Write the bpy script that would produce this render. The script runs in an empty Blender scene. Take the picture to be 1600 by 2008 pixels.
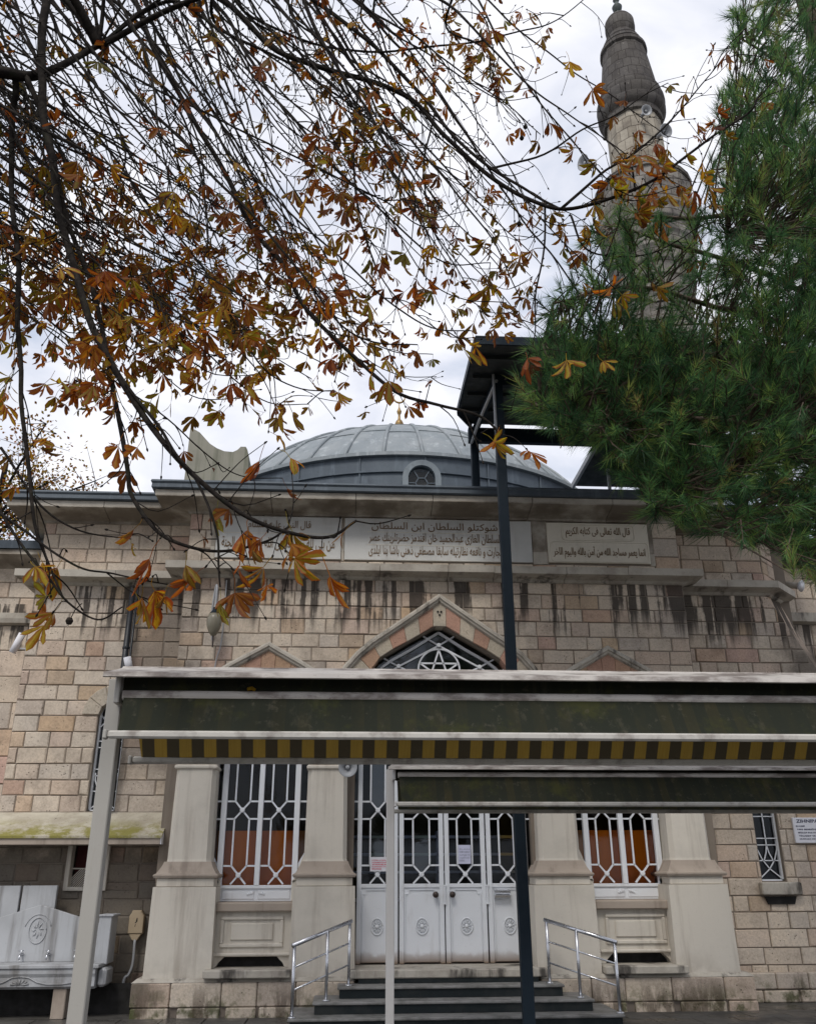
import bpy, math, random
import numpy as np
from mathutils import Vector, Matrix, noise as mnoise
random.seed(11)
S = bpy.context.scene
COL = S.collection

# ------------------------------------------------------------------ camera, sky, sun, exposure
FPX, CX, CY = 1720.0, 800.0, 1004.0
PITCH, YAW, ROLL = math.radians(22.5), math.radians(3.74), math.radians(0.25)
EYE = Vector((0, 0, 1.6))
_fw = Vector((math.sin(YAW)*math.cos(PITCH), math.cos(YAW)*math.cos(PITCH), math.sin(PITCH)))
_r0 = Vector((math.cos(YAW), -math.sin(YAW), 0)); _u0 = _r0.cross(_fw)
_rt = _r0*math.cos(ROLL) - _u0*math.sin(ROLL); _up = _r0*math.sin(ROLL) + _u0*math.cos(ROLL)
cam = bpy.data.cameras.new('camera'); camo = bpy.data.objects.new('camera', cam); COL.objects.link(camo)
cam.sensor_fit = 'HORIZONTAL'; cam.sensor_width = 36.0; cam.lens = FPX/1600*36
cam.clip_start = 0.05; cam.clip_end = 3000
camo.matrix_world = Matrix(((_rt.x, _up.x, -_fw.x, EYE.x), (_rt.y, _up.y, -_fw.y, EYE.y), (_rt.z, _up.z, -_fw.z, EYE.z), (0, 0, 0, 1)))
S.camera = camo

SUN_EL, SUN_AZ = math.radians(50), math.radians(200)      # azimuth from +Y clockwise: behind and left of the viewer
w = bpy.data.worlds.new('World'); S.world = w; w.use_nodes = True
N, L = w.node_tree.nodes, w.node_tree.links; N.clear()
out = N.new('ShaderNodeOutputWorld'); bg = N.new('ShaderNodeBackground'); bg.inputs['Strength'].default_value = 0.1
sky = N.new('ShaderNodeTexSky'); sky.sky_type = 'NISHITA'; sky.sun_disc = False
sky.sun_elevation = SUN_EL; sky.sun_rotation = SUN_AZ
tc = N.new('ShaderNodeTexCoord'); mp = N.new('ShaderNodeMapping'); mp.inputs['Scale'].default_value = (1.0, 1.0, 2.2)
mp.inputs['Location'].default_value = (0.35, 0.1, 0.2)
n1 = N.new('ShaderNodeTexNoise'); n1.inputs['Scale'].default_value = 3.4; n1.inputs['Detail'].default_value = 7; n1.inputs['Roughness'].default_value = 0.52
n1.inputs['Distortion'].default_value = 0.4
cr = N.new('ShaderNodeValToRGB'); e = cr.color_ramp.elements
e[0].position = 0.36; e[0].color = (0.50, 0.56, 0.68, 1); e[1].position = 0.60; e[1].color = (0.93, 0.93, 0.97, 1)
m_ = cr.color_ramp.elements.new(0.48); m_.color = (0.73, 0.75, 0.83, 1)
sc_ = N.new('ShaderNodeVectorMath'); sc_.operation = 'SCALE'; sc_.inputs['Scale'].default_value = 8.3
mx = N.new('ShaderNodeMix'); mx.data_type = 'RGBA'; mx.inputs[0].default_value = 0.9
L.new(tc.outputs['Generated'], mp.inputs['Vector']); L.new(mp.outputs[0], n1.inputs['Vector']); L.new(n1.outputs[0], cr.inputs[0])
L.new(cr.outputs[0], sc_.inputs[0]); L.new(sky.outputs[0], mx.inputs[6]); L.new(sc_.outputs[0], mx.inputs[7])
L.new(mx.outputs[2], bg.inputs['Color']); L.new(bg.outputs[0], out.inputs[0])

sl = bpy.data.lights.new('sun', 'SUN'); sl.energy = 1.5; sl.angle = math.radians(18); sl.color = (1, 0.96, 0.9)
so = bpy.data.objects.new('sun', sl); COL.objects.link(so)
_sd = Vector((math.sin(SUN_AZ)*math.cos(SUN_EL), math.cos(SUN_AZ)*math.cos(SUN_EL), math.sin(SUN_EL)))
so.rotation_euler = (-_sd).to_track_quat('-Z', 'Y').to_euler(); so.location = (0, -5, 30)
S.view_settings.view_transform = 'Standard'; S.view_settings.look = 'None'; S.view_settings.gamma = 1
S.view_settings.use_curve_mapping = False; S.view_settings.exposure = 0.56
S.cycles.max_bounces = 8; S.cycles.transparent_max_bounces = 12; S.cycles.sample_clamp_indirect = 4
S.cycles.use_denoising = True

def P(x, y, Y):
    """a point measured in the photograph, put at depth Y (metres in front of the viewer)"""
    d = _fw*FPX + _rt*(x-CX) - _up*(y-CY)
    return EYE + d*(Y/d.y)
def px(p):
    v = Vector(p)-EYE; k = max(v.dot(_fw), 1e-3)
    return CX+FPX*v.dot(_rt)/k, CY-FPX*v.dot(_up)/k

# ------------------------------------------------------------------ materials
class NT:
    def __init__(s, name):
        s.m = bpy.data.materials.new(name); s.m.use_nodes = True
        s.N, s.L = s.m.node_tree.nodes, s.m.node_tree.links
        s.b = s.N['Principled BSDF']; s.o = s.N['Material Output']; s.g = None
    def n(s, t, **k):
        x = s.N.new(t)
        for a, v in k.items(): setattr(x, a, v)
        return x
    def pos(s):
        if not s.g: s.g = s.n('ShaderNodeNewGeometry')
        return s.g.outputs['Position']
    def xyz(s):
        q = s.n('ShaderNodeSeparateXYZ'); s.L.new(s.pos(), q.inputs[0]); return q.outputs
    def noise(s, scale, detail=4, rough=0.55, vec=None, stretch=None, dist=0.0):
        t = s.n('ShaderNodeTexNoise'); t.inputs['Scale'].default_value = scale; t.inputs['Detail'].default_value = detail
        t.inputs['Roughness'].default_value = rough; t.inputs['Distortion'].default_value = dist
        v = vec or s.pos()
        if stretch:
            mm = s.n('ShaderNodeMapping'); mm.inputs['Scale'].default_value = stretch; s.L.new(v, mm.inputs[0]); v = mm.outputs[0]
        s.L.new(v, t.inputs['Vector']); return t.outputs[0]
    def ramp(s, fac, stops, interp='LINEAR'):
        r = s.n('ShaderNodeValToRGB'); r.color_ramp.interpolation = interp; el = r.color_ramp.elements
        while len(el) < len(stops): el.new(0.5)
        for q, (p, c) in zip(el, stops): q.position = p; q.color = (*c, 1) if len(c) == 3 else c
        s.L.new(fac, r.inputs[0]); return r.outputs[0]
    def step(s, fac, a, b):
        r = s.n('ShaderNodeMapRange'); r.interpolation_type = 'SMOOTHSTEP'
        r.inputs[1].default_value = a; r.inputs[2].default_value = b; s.L.new(fac, r.inputs[0]); return r.outputs[0]
    def math(s, op, a, b=None, clamp=False):
        m = s.n('ShaderNodeMath', operation=op, use_clamp=clamp)
        for i, v in enumerate((a, b)):
            if v is None: continue
            if isinstance(v, (int, float)): m.inputs[i].default_value = v
            else: s.L.new(v, m.inputs[i])
        return m.outputs[0]
    def mix(s, fac, a, b, mode='MIX'):
        m = s.n('ShaderNodeMix', data_type='RGBA', blend_type=mode)
        for i, v in ((0, fac), (6, a), (7, b)):
            if isinstance(v, (int, float)): m.inputs[i].default_value = v
            elif isinstance(v, tuple): m.inputs[i].default_value = (*v, 1)
            else: s.L.new(v, m.inputs[i])
        return m.outputs[2]
    def attr(s, name):
        a = s.n('ShaderNodeAttribute', attribute_name=name); return a.outputs['Fac']
    def rnd(s):
        return s.n('ShaderNodeObjectInfo').outputs['Random']
    def color(s, c, rough=0.85, spec=0.3, metal=0.0):
        if isinstance(c, tuple): s.b.inputs['Base Color'].default_value = (*c, 1)
        else: s.L.new(c, s.b.inputs['Base Color'])
        if isinstance(rough, (int, float)): s.b.inputs['Roughness'].default_value = rough
        else: s.L.new(rough, s.b.inputs['Roughness'])
        s.b.inputs['Specular IOR Level'].default_value = spec; s.b.inputs['Metallic'].default_value = metal
        return s
    def bump(s, h, strength=0.3, dist=0.01):
        b = s.n('ShaderNodeBump'); b.inputs['Strength'].default_value = strength; b.inputs['Distance'].default_value = dist
        s.L.new(h, b.inputs['Height']); s.L.new(b.outputs[0], s.b.inputs['Normal']); return s

def drip_mask(t, ztop, drop, seed):
    """ragged run-off streaks hanging below a ledge at height ztop"""
    X, Y, Z = t.xyz()
    a = t.noise(2.1, 3, 0.6, stretch=(1.0, 0.05, 0.03)); b = t.noise(7.5, 3, 0.55, stretch=(1.0, 0.05, 0.04))
    w1 = t.noise(9.0, 2, 0.5)
    s = t.math('ADD', t.math('MULTIPLY', a, 0.45), t.math('MULTIPLY', b, 0.62))
    s = t.math('ADD', s, t.math('MULTIPLY', t.math('SUBTRACT', w1, 0.5), 0.09))
    band = t.step(s, 0.525, 0.575)
    ln = t.noise(4.5, 4, 0.65, stretch=(1, 0.05, 0.0))
    zend = t.math('SUBTRACT', ztop-drop*0.05, t.math('MULTIPLY', ln, drop*1.75))
    dz = t.math('SUBTRACT', Z, zend)
    low = t.step(dz, -0.12, 0.30); high = t.math('LESS_THAN', Z, ztop)
    return t.math('MULTIPLY', t.math('MULTIPLY', band, low), high)

def box_mask(t, x0, x1, z0, z1, soft=0.25):
    X, Y, Z = t.xyz(); w1 = t.noise(2.2, 5, 0.65)
    q = t.math('MULTIPLY', t.math('SUBTRACT', w1, 0.5), 1.1)
    Xn = t.math('ADD', X, q); Zn = t.math('ADD', Z, q)
    a = t.math('MULTIPLY', t.step(Xn, x0-soft, x0+soft), t.step(Xn, x1+soft, x1-soft))
    b = t.math('MULTIPLY', t.step(Zn, z0-soft, z0+soft), t.step(Zn, z1+soft, z1-soft))
    return t.math('MULTIPLY', a, b)

STOPS = [(0.0, (0.555, 0.472, 0.385)), (0.2, (0.605, 0.525, 0.435)), (0.34, (0.495, 0.438, 0.38)), (0.48, (0.54, 0.43, 0.345)),
         (0.62, (0.625, 0.545, 0.45)), (0.74, (0.535, 0.412, 0.342)), (0.84, (0.555, 0.43, 0.295)), (0.92, (0.52, 0.365, 0.315)), (0.97, (0.54, 0.40, 0.265)), (1.0, (0.405, 0.34, 0.285))]
def stone_mat(name, stops=STOPS, drips=True):
    t = NT(name)
    c = t.ramp(t.attr('tone'), stops, 'CONSTANT' if False else 'LINEAR')
    m = t.noise(3.0, 6, 0.65); c = t.mix(0.55, c, t.ramp(m, [(0.25, (0.45, 0.42, 0.40)), (0.5, (0.98, 0.97, 0.95)), (0.8, (1.25, 1.2, 1.1))]), 'MULTIPLY')
    f = t.noise(38, 6, 0.7); c = t.mix(0.5, c, t.ramp(f, [(0.3, (0.5, 0.47, 0.44)), (0.55, (1, 1, 1)), (0.75, (1.16, 1.14, 1.1))]), 'MULTIPLY')
    vo = t.n('ShaderNodeTexVoronoi'); vo.inputs['Scale'].default_value = 22; t.L.new(t.pos(), vo.inputs['Vector'])
    pits = t.math('MULTIPLY', t.step(vo.outputs['Distance'], 0.26, 0.08), t.step(t.noise(5.0, 3), 0.52, 0.62))
    c = t.mix(t.math('MULTIPLY', pits, 0.75), c, (0.09, 0.07, 0.055))
    bio = t.step(t.noise(1.7, 7, 0.68), 0.56, 0.72); c = t.mix(t.math('MULTIPLY', bio, 0.35), c, (0.14, 0.115, 0.095))
    if drips:
        d = drip_mask(t, 5.72, 0.80, 1); c = t.mix(t.math('MULTIPLY', d, 0.9), c, (0.050, 0.043, 0.038))
        k = box_mask(t, -3.25, -2.35, 2.9, 6.0); c = t.mix(t.math('MULTIPLY', k, 0.62), c, (0.11, 0.09, 0.075))  # mould in the re-entrant corner, with its shade mixed into the colour
        k = box_mask(t, -5.6, -2.4, -1.0, 2.0, 0.2); c = t.mix(t.math('MULTIPLY', k, 0.75), c, (0.075, 0.066, 0.052))  # mould plus painted shade on the wall under the lean-to
        k = box_mask(t, 6.75, 8.2, 3.9, 5.0); c = t.mix(t.math('MULTIPLY', k, 0.7), c, (0.05, 0.045, 0.04))
        X, Y, Z = t.xyz(); mo = t.math('MULTIPLY', t.step(Z, 0.42, 0.05), t.step(t.noise(4.0, 6, 0.7), 0.44, 0.62))
        c = t.mix(t.math('MULTIPLY', mo, 0.85), c, (0.055, 0.066, 0.018))
        ru = t.math('MULTIPLY', t.step(Z, 0.5, 0.1), t.step(t.noise(3.0, 5, 0.7, stretch=(1, 1, 0.25)), 0.5, 0.6))
        c = t.mix(t.math('MULTIPLY', ru, 0.7), c, (0.07, 0.05, 0.035))
    t.color(c, 0.92, 0.15)
    h = t.math('SUBTRACT', t.math('ADD', t.noise(26, 8, 0.75), t.math('MULTIPLY', t.noise(7, 4), 0.8)), t.math('MULTIPLY', pits, 1.2))
    t.bump(h, 0.55, 0.014); return t.m

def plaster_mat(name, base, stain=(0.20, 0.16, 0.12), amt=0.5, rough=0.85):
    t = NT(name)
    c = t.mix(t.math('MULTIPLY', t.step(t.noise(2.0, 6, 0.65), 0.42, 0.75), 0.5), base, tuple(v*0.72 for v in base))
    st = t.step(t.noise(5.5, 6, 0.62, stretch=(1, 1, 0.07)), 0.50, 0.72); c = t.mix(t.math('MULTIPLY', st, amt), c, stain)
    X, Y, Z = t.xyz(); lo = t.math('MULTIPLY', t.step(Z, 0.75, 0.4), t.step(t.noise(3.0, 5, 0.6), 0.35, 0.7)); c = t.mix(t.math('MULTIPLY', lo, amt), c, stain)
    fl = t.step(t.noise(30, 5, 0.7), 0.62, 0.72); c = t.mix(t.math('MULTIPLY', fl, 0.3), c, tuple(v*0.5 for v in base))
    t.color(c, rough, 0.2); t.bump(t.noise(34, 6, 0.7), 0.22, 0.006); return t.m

def paint_mat(name, base, dirt=(0.25, 0.2, 0.16), amt=0.4, rough=0.45, metal=0.0, vscale=(1, 1, 0.2), thr=(0.55, 0.75)):
    t = NT(name)
    k = t.step(t.noise(6.0, 6, 0.65, stretch=vscale), *thr); c = t.mix(t.math('MULTIPLY', k, amt), base, dirt)
    k2 = t.step(t.noise(45, 4, 0.6), 0.62, 0.74); c = t.mix(t.math('MULTIPLY', k2, amt*0.6), c, dirt)
    r = t.ramp(t.noise(9, 4), [(0.3, (rough*0.8,)*3), (0.7, (min(1, rough*1.3),)*3)])
    t.color(c, r, 0.4, metal); t.bump(t.noise(18, 3), 0.06, 0.004); return t.m

M = {}
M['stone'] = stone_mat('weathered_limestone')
M['vous'] = stone_mat('arch_stone', [(0, (0.46, 0.41, 0.33)), (0.45, (0.50, 0.44, 0.36)), (0.55, (0.47, 0.28, 0.22)), (0.8, (0.43, 0.27, 0.20)), (1, (0.48, 0.33, 0.22))], False)
M['mortar'] = plaster_mat('mortar', (0.22, 0.185, 0.15), (0.1, 0.08, 0.07), 0.5)
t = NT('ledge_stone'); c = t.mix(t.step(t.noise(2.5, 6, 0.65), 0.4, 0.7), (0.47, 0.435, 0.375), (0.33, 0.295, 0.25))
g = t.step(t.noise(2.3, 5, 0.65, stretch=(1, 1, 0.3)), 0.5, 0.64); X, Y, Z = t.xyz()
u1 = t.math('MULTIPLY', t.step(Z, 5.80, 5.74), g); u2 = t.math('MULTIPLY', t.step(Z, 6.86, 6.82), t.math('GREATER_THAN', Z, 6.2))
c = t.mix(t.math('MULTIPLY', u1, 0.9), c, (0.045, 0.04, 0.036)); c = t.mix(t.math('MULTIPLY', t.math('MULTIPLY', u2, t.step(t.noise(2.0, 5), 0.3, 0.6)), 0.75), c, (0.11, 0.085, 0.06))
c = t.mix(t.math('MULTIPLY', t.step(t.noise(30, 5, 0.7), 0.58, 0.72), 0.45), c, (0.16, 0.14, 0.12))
t.color(c, 0.9, 0.2); t.bump(t.noise(30, 7, 0.7), 0.3, 0.008); M['ledge'] = t.m
M['plaster'] = plaster_mat('cream_plaster', (0.61, 0.565, 0.49), (0.22, 0.175, 0.135), 0.42)
M['plaster2'] = plaster_mat('tan_moulding_stone', (0.38, 0.32, 0.265), (0.14, 0.11, 0.09), 0.5)
M['marble'] = plaster_mat('grey_marble', (0.42, 0.43, 0.445), (0.13, 0.12, 0.11), 0.75, 0.5)
M['slab'] = plaster_mat('inscription_marble', (0.54, 0.54, 0.52), (0.33, 0.30, 0.26), 0.35, 0.6)
M['slab_warm'] = plaster_mat('inscription_limestone', (0.66, 0.615, 0.52), (0.27, 0.23, 0.17), 0.4, 0.7)
M['letter'] = plaster_mat('carved_letter_brown', (0.20, 0.135, 0.08), (0.11, 0.08, 0.055), 0.6)
M['white'] = paint_mat('white_door_paint', (0.71, 0.73, 0.76), (0.30, 0.26, 0.22), 0.3, 0.4)
_t = NT('x'); bpy.data.materials.remove(_t.m)
def foot_grime(m):
    nt = m.node_tree; b = nt.nodes['Principled BSDF']; lk = b.inputs['Base Color'].links[0]; src = lk.from_socket
    g = nt.nodes.new('ShaderNodeNewGeometry'); sx = nt.nodes.new('ShaderNodeSeparateXYZ'); nt.links.new(g.outputs['Position'], sx.inputs[0])
    mr = nt.nodes.new('ShaderNodeMapRange'); mr.inputs[1].default_value = .72; mr.inputs[2].default_value = .53; nt.links.new(sx.outputs[2], mr.inputs[0])
    nz = nt.nodes.new('ShaderNodeTexNoise'); nz.inputs['Scale'].default_value = 7; nz.inputs['Detail'].default_value = 6; nt.links.new(g.outputs['Position'], nz.inputs['Vector'])
    m2 = nt.nodes.new('ShaderNodeMapRange'); m2.interpolation_type = 'SMOOTHSTEP'; m2.inputs[1].default_value = .62; m2.inputs[2].default_value = 1.05
    ad = nt.nodes.new('ShaderNodeMath'); ad.operation = 'ADD'; nt.links.new(mr.outputs[0], ad.inputs[0]); nt.links.new(nz.outputs[0], ad.inputs[1]); nt.links.new(ad.outputs[0], m2.inputs[0])
    mul = nt.nodes.new('ShaderNodeMath'); mul.operation = 'MULTIPLY'; nt.links.new(m2.outputs[0], mul.inputs[0]); nt.links.new(mr.outputs[0], mul.inputs[1])
    mx = nt.nodes.new('ShaderNodeMix'); mx.data_type = 'RGBA'; nt.links.new(mul.outputs[0], mx.inputs[0]); nt.links.new(src, mx.inputs[6]); mx.inputs[7].default_value = (.22,.15,.10,1); nt.links.new(mx.outputs[2], b.inputs['Base Color'])
foot_grime(M['white'])
M['alu'] = paint_mat('dirty_aluminium', (0.46, 0.44, 0.40), (0.13, 0.10, 0.085), 0.65, 0.5, 0.0, (1.0, 1, 1), (0.45, 0.7))
M['hoodmetal'] = paint_mat('weathered_hood_metal', (0.46, 0.43, 0.395), (0.10, 0.075, 0.065), 0.8, 0.55, 0.0, (0.45, 1, 1), (0.42, 0.62))
M['post'] = paint_mat('beige_post_paint', (0.33, 0.315, 0.285), (0.2, 0.17, 0.14), 0.25, 0.45)
M['whitepost'] = paint_mat('white_post_paint', (0.50, 0.485, 0.47), (0.2, 0.17, 0.14), 0.3, 0.45)
M['darksteel'] = paint_mat('dark_teal_steel', (0.009, 0.017, 0.026), (0.02, 0.02, 0.02), 0.35, 0.55)
M['darksteel'].node_tree.nodes['Principled BSDF'].inputs['Specular IOR Level'].default_value = 0.18
M['roofunder'] = paint_mat('dark_roof_sheet', (0.028, 0.034, 0.036), (0.012, 0.012, 0.012), 0.4, 0.6)
M['steel'] = paint_mat('brushed_stainless', (0.60, 0.61, 0.64), (0.35, 0.34, 0.33), 0.3, 0.28, 1.0)
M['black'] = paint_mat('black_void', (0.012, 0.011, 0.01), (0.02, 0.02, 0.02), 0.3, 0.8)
M['granite'] = None
t = NT('dark_step_stone'); c = t.mix(t.step(t.noise(2.5, 6, 0.65), 0.4, 0.7), (0.014, 0.019, 0.021), (0.035, 0.038, 0.037))
c = t.mix(t.math('MULTIPLY', t.step(t.noise(60, 3, 0.6), 0.6, 0.72), 0.5), c, (0.05, 0.05, 0.048)); t.color(c, 0.65, 0.15); t.bump(t.noise(40, 4), 0.15, 0.004); M['granite'] = t.m
t = NT('worn_step_nosing'); c = t.mix(t.step(t.noise(4, 6, 0.65), 0.4, 0.7), (0.24, 0.235, 0.225), (0.11, 0.108, 0.10)); t.color(c, 0.6, 0.4); t.bump(t.noise(40, 4), 0.2, 0.004); M['nosing'] = t.m
def lead(name, a, b):
    t = NT(name); c = t.mix(t.step(t.noise(1.2, 6, 0.65, stretch=(1, 1, 0.4)), 0.35, 0.7), a, b)
    c = t.mix(t.math('MULTIPLY', t.step(t.noise(5, 6, 0.7, stretch=(1, 1, 0.12)), 0.52, 0.68), 0.5), c, tuple(v*1.7 for v in b))
    c = t.mix(t.math('MULTIPLY', t.step(t.noise(3.0, 6, 0.7), 0.55, 0.7), 0.4), c, tuple(v*0.5 for v in a))
    t.color(c, 0.6, 0.4, 0.15); t.bump(t.noise(8, 5), 0.2, 0.02); return t.m
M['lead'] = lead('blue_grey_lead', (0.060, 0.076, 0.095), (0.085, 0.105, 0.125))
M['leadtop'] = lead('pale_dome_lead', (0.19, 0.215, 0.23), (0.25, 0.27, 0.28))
def mjoint(t, c):
    X, Y, Z = t.xyz(); an_ = t.math('ARCTAN2', t.math('SUBTRACT', Y, 18.0), t.math('SUBTRACT', X, 7.5))
    cv = t.n('ShaderNodeCombineXYZ'); t.L.new(t.math('MULTIPLY', an_, 1.35), cv.inputs[0]); t.L.new(Z, cv.inputs[1])
    bk = t.n('ShaderNodeTexBrick'); bk.inputs['Scale'].default_value = 1.0; bk.inputs['Brick Width'].default_value = .42; bk.inputs['Row Height'].default_value = .36; bk.inputs['Mortar Size'].default_value = .014; bk.inputs['Mortar Smooth'].default_value = .3
    bk.inputs['Color1'].default_value = (1,1,1,1); bk.inputs['Color2'].default_value = (.62,.6,.58,1); bk.inputs['Mortar'].default_value = (.22,.2,.19,1); t.L.new(cv.outputs[0], bk.inputs['Vector'])
    c = t.mix(0.85, c, bk.outputs[0], 'MULTIPLY'); t.color(c, 0.92, 0.15)
    t.bump(t.math('SUBTRACT', t.noise(9, 7, 0.75), t.math('MULTIPLY', bk.outputs[1], 1.5)), 0.5, 0.03); return t.m
t = NT('minaret_stone'); c = t.mix(t.step(t.noise(1.6, 7, 0.7), 0.38, 0.68), (0.30, 0.28, 0.25), (0.14, 0.13, 0.125))
X, Y, Z = t.xyz(); hi = t.step(Z, 19.0, 21.5); c = t.mix(t.math('MULTIPLY', hi, 0.75), c, (0.065, 0.06, 0.06))
c = t.mix(t.math('MULTIPLY', t.step(t.noise(7, 6, 0.75), 0.55, 0.66), 0.7), c, (0.055, 0.05, 0.045)); c = t.mix(t.math('MULTIPLY', t.step(t.noise(9, 5, 0.7), 0.6, 0.7), 0.35), c, (0.45, 0.42, 0.36))
M['minaret'] = mjoint(t, c)
t = NT('pale_minaret_stone'); M['minaret_pale'] = mjoint(t, t.mix(t.step(t.noise(2.0, 6, 0.65), 0.4, 0.7), (0.44, 0.40, 0.33), (0.27, 0.24, 0.20)))
def glass(name, tint, ior=1.35):
    t = NT(name); t.N.remove(t.b)
    tr = t.n('ShaderNodeBsdfTransparent'); tr.inputs[0].default_value = (*tint, 1)
    gl = t.n('ShaderNodeBsdfGlossy'); gl.inputs['Roughness'].default_value = 0.06; gl.inputs['Color'].default_value = (0.85, 0.9, 0.95, 1)
    fr = t.n('ShaderNodeFresnel'); fr.inputs['IOR'].default_value = ior
    bm = t.n('ShaderNodeBump'); bm.inputs['Strength'].default_value = 0.08; bm.inputs['Distance'].default_value = 0.02; t.L.new(t.noise(5, 3), bm.inputs['Height'])
    t.L.new(bm.outputs[0], gl.inputs['Normal'])
    ms = t.n('ShaderNodeMixShader'); t.L.new(fr.outputs[0], ms.inputs[0]); t.L.new(tr.outputs[0], ms.inputs[1]); t.L.new(gl.outputs[0], ms.inputs[2])
    t.L.new(ms.outputs[0], t.o.inputs[0]); return t.m
M['gl_amber'] = glass('amber_glass', (0.88, 0.66, 0.22)); M['gl_blue'] = glass('blue_grey_glass', (0.50, 0.55, 0.66)); M['gl_green'] = glass('green_glass', (0.40, 0.52, 0.42), 1.75); M['gl_rose'] = glass('rose_glass', (0.80, 0.60, 0.55)); M['gl_clear'] = glass('clear_glass', (0.7, 0.74, 0.76))
M['wood'] = plaster_mat('orange_board', (0.60, 0.28, 0.085), (0.38, 0.15, 0.04), 0.4, 0.6)
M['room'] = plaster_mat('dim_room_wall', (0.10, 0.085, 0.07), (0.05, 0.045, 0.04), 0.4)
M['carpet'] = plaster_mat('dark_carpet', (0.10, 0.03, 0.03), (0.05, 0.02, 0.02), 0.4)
M['paper'] = paint_mat('white_paper', (0.70, 0.70, 0.74), (0.55, 0.55, 0.6), 0.2, 0.7); M['lilac'] = paint_mat('lilac_paper', (0.55, 0.56, 0.70), (0.45, 0.46, 0.6), 0.2, 0.7)
M['red'] = paint_mat('red_print', (0.62, 0.03, 0.10), (0.5, 0.02, 0.08), 0.1, 0.7); M['grey'] = paint_mat('grey_print', (0.35, 0.36, 0.45), (0.3, 0.3, 0.4), 0.1, 0.7); M['ink'] = paint_mat('dark_blue_print', (0.03, 0.035, 0.08), (0.06, 0.06, 0.1), 0.3, 0.7)
M['bronze'] = paint_mat('dark_bronze', (0.06, 0.045, 0.04), (0.1, 0.08, 0.06), 0.4, 0.4, 0.5); M['gold'] = paint_mat('tarnished_gilt', (0.30, 0.19, 0.07), (0.12, 0.08, 0.04), 0.5, 0.45, 0.4); M['greenfin'] = paint_mat('green_copper', (0.07, 0.085, 0.08), (0.05, 0.06, 0.06), 0.5, 0.5)
M['plastic'] = paint_mat('grey_plastic', (0.36, 0.37, 0.385), (0.35, 0.33, 0.3), 0.3, 0.45); M['boxbeige'] = paint_mat('beige_box_paint', (0.42, 0.33, 0.22), (0.25, 0.18, 0.1), 0.4, 0.5)
M['lampglass'] = paint_mat('dusty_lamp_cover', (0.22, 0.20, 0.15), (0.1, 0.09, 0.07), 0.4, 0.3); M['pipe'] = paint_mat('black_downpipe', (0.018, 0.02, 0.024), (0.05, 0.05, 0.05), 0.3, 0.4)
t = NT('mossy_sheet_roof'); c = t.mix(t.step(t.noise(3.0, 6, 0.65), 0.35, 0.7), (0.50, 0.46, 0.37), (0.36, 0.32, 0.25))
X, Y, Z = t.xyz(); mo = t.math('MULTIPLY', t.step(Z, 2.36, 2.14), t.step(t.noise(3.2, 6, 0.7), 0.40, 0.56)); c = t.mix(t.math('MULTIPLY', mo, 0.9), c, (0.21, 0.19, 0.035))
c = t.mix(t.math('MULTIPLY', t.step(t.noise(22, 5, 0.75), 0.6, 0.68), 0.7), c, (0.07, 0.055, 0.04)); t.color(c, 0.85, 0.2); t.bump(t.noise(25, 6), 0.5, 0.015); M['mossroof'] = t.m
t = NT('wet_paving'); c = t.mix(t.step(t.noise(1.2, 6, 0.65), 0.4, 0.7), (0.085, 0.08, 0.072), (0.045, 0.043, 0.04)); r = t.ramp(t.noise(1.8, 5), [(0.4, (0.25,)*3), (0.6, (0.7,)*3)])
t.color(c, r, 0.5); t.bump(t.noise(30, 5), 0.2, 0.006); M['paving'] = t.m
def fabric(name, grime, period):
    t = NT(name); X, Y, Z = t.xyz()
    ph = t.math('FRACT', t.math('MULTIPLY', X, 1.0/period)); s = t.math('MULTIPLY', t.step(ph, 0.0, 0.03), t.step(ph, 0.53, 0.50))
    wv = t.noise(260, 2, 0.5, stretch=(1, 0.02, 0.02)); yel = t.mix(wv, (0.31, 0.19, 0.030), (0.47, 0.31, 0.065))
    c = t.mix(s, (0.078, 0.060, 0.036), yel)
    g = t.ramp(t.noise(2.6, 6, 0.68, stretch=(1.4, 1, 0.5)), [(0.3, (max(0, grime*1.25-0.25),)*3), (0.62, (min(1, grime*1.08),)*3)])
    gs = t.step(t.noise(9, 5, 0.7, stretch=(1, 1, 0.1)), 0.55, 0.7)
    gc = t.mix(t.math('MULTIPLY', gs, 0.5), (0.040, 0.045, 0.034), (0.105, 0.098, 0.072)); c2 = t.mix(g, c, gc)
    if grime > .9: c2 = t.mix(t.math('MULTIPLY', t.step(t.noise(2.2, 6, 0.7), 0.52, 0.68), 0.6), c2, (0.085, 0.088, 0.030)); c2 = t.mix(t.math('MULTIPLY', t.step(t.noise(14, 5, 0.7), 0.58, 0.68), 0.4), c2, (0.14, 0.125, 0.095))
    t.color(c2, 0.9, 0.1); t.bump(t.noise(5, 4), 0.35, 0.02)
    tl = t.n('ShaderNodeBsdfTranslucent'); t.L.new(c2, tl.inputs[0]); ms = t.n('ShaderNodeMixShader'); ms.inputs[0].default_value = 0.5
    t.L.new(t.b.outputs[0], ms.inputs[1]); t.L.new(tl.outputs[0], ms.inputs[2]); t.L.new(ms.outputs[0], t.o.inputs[0]); return t.m
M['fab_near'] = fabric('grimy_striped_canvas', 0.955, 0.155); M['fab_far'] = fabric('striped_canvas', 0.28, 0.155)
M['fab_b'] = fabric('faded_striped_canvas', 0.93, 0.155); M['fab_b2'] = fabric('mossy_striped_canvas', 0.92, 0.155)
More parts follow.
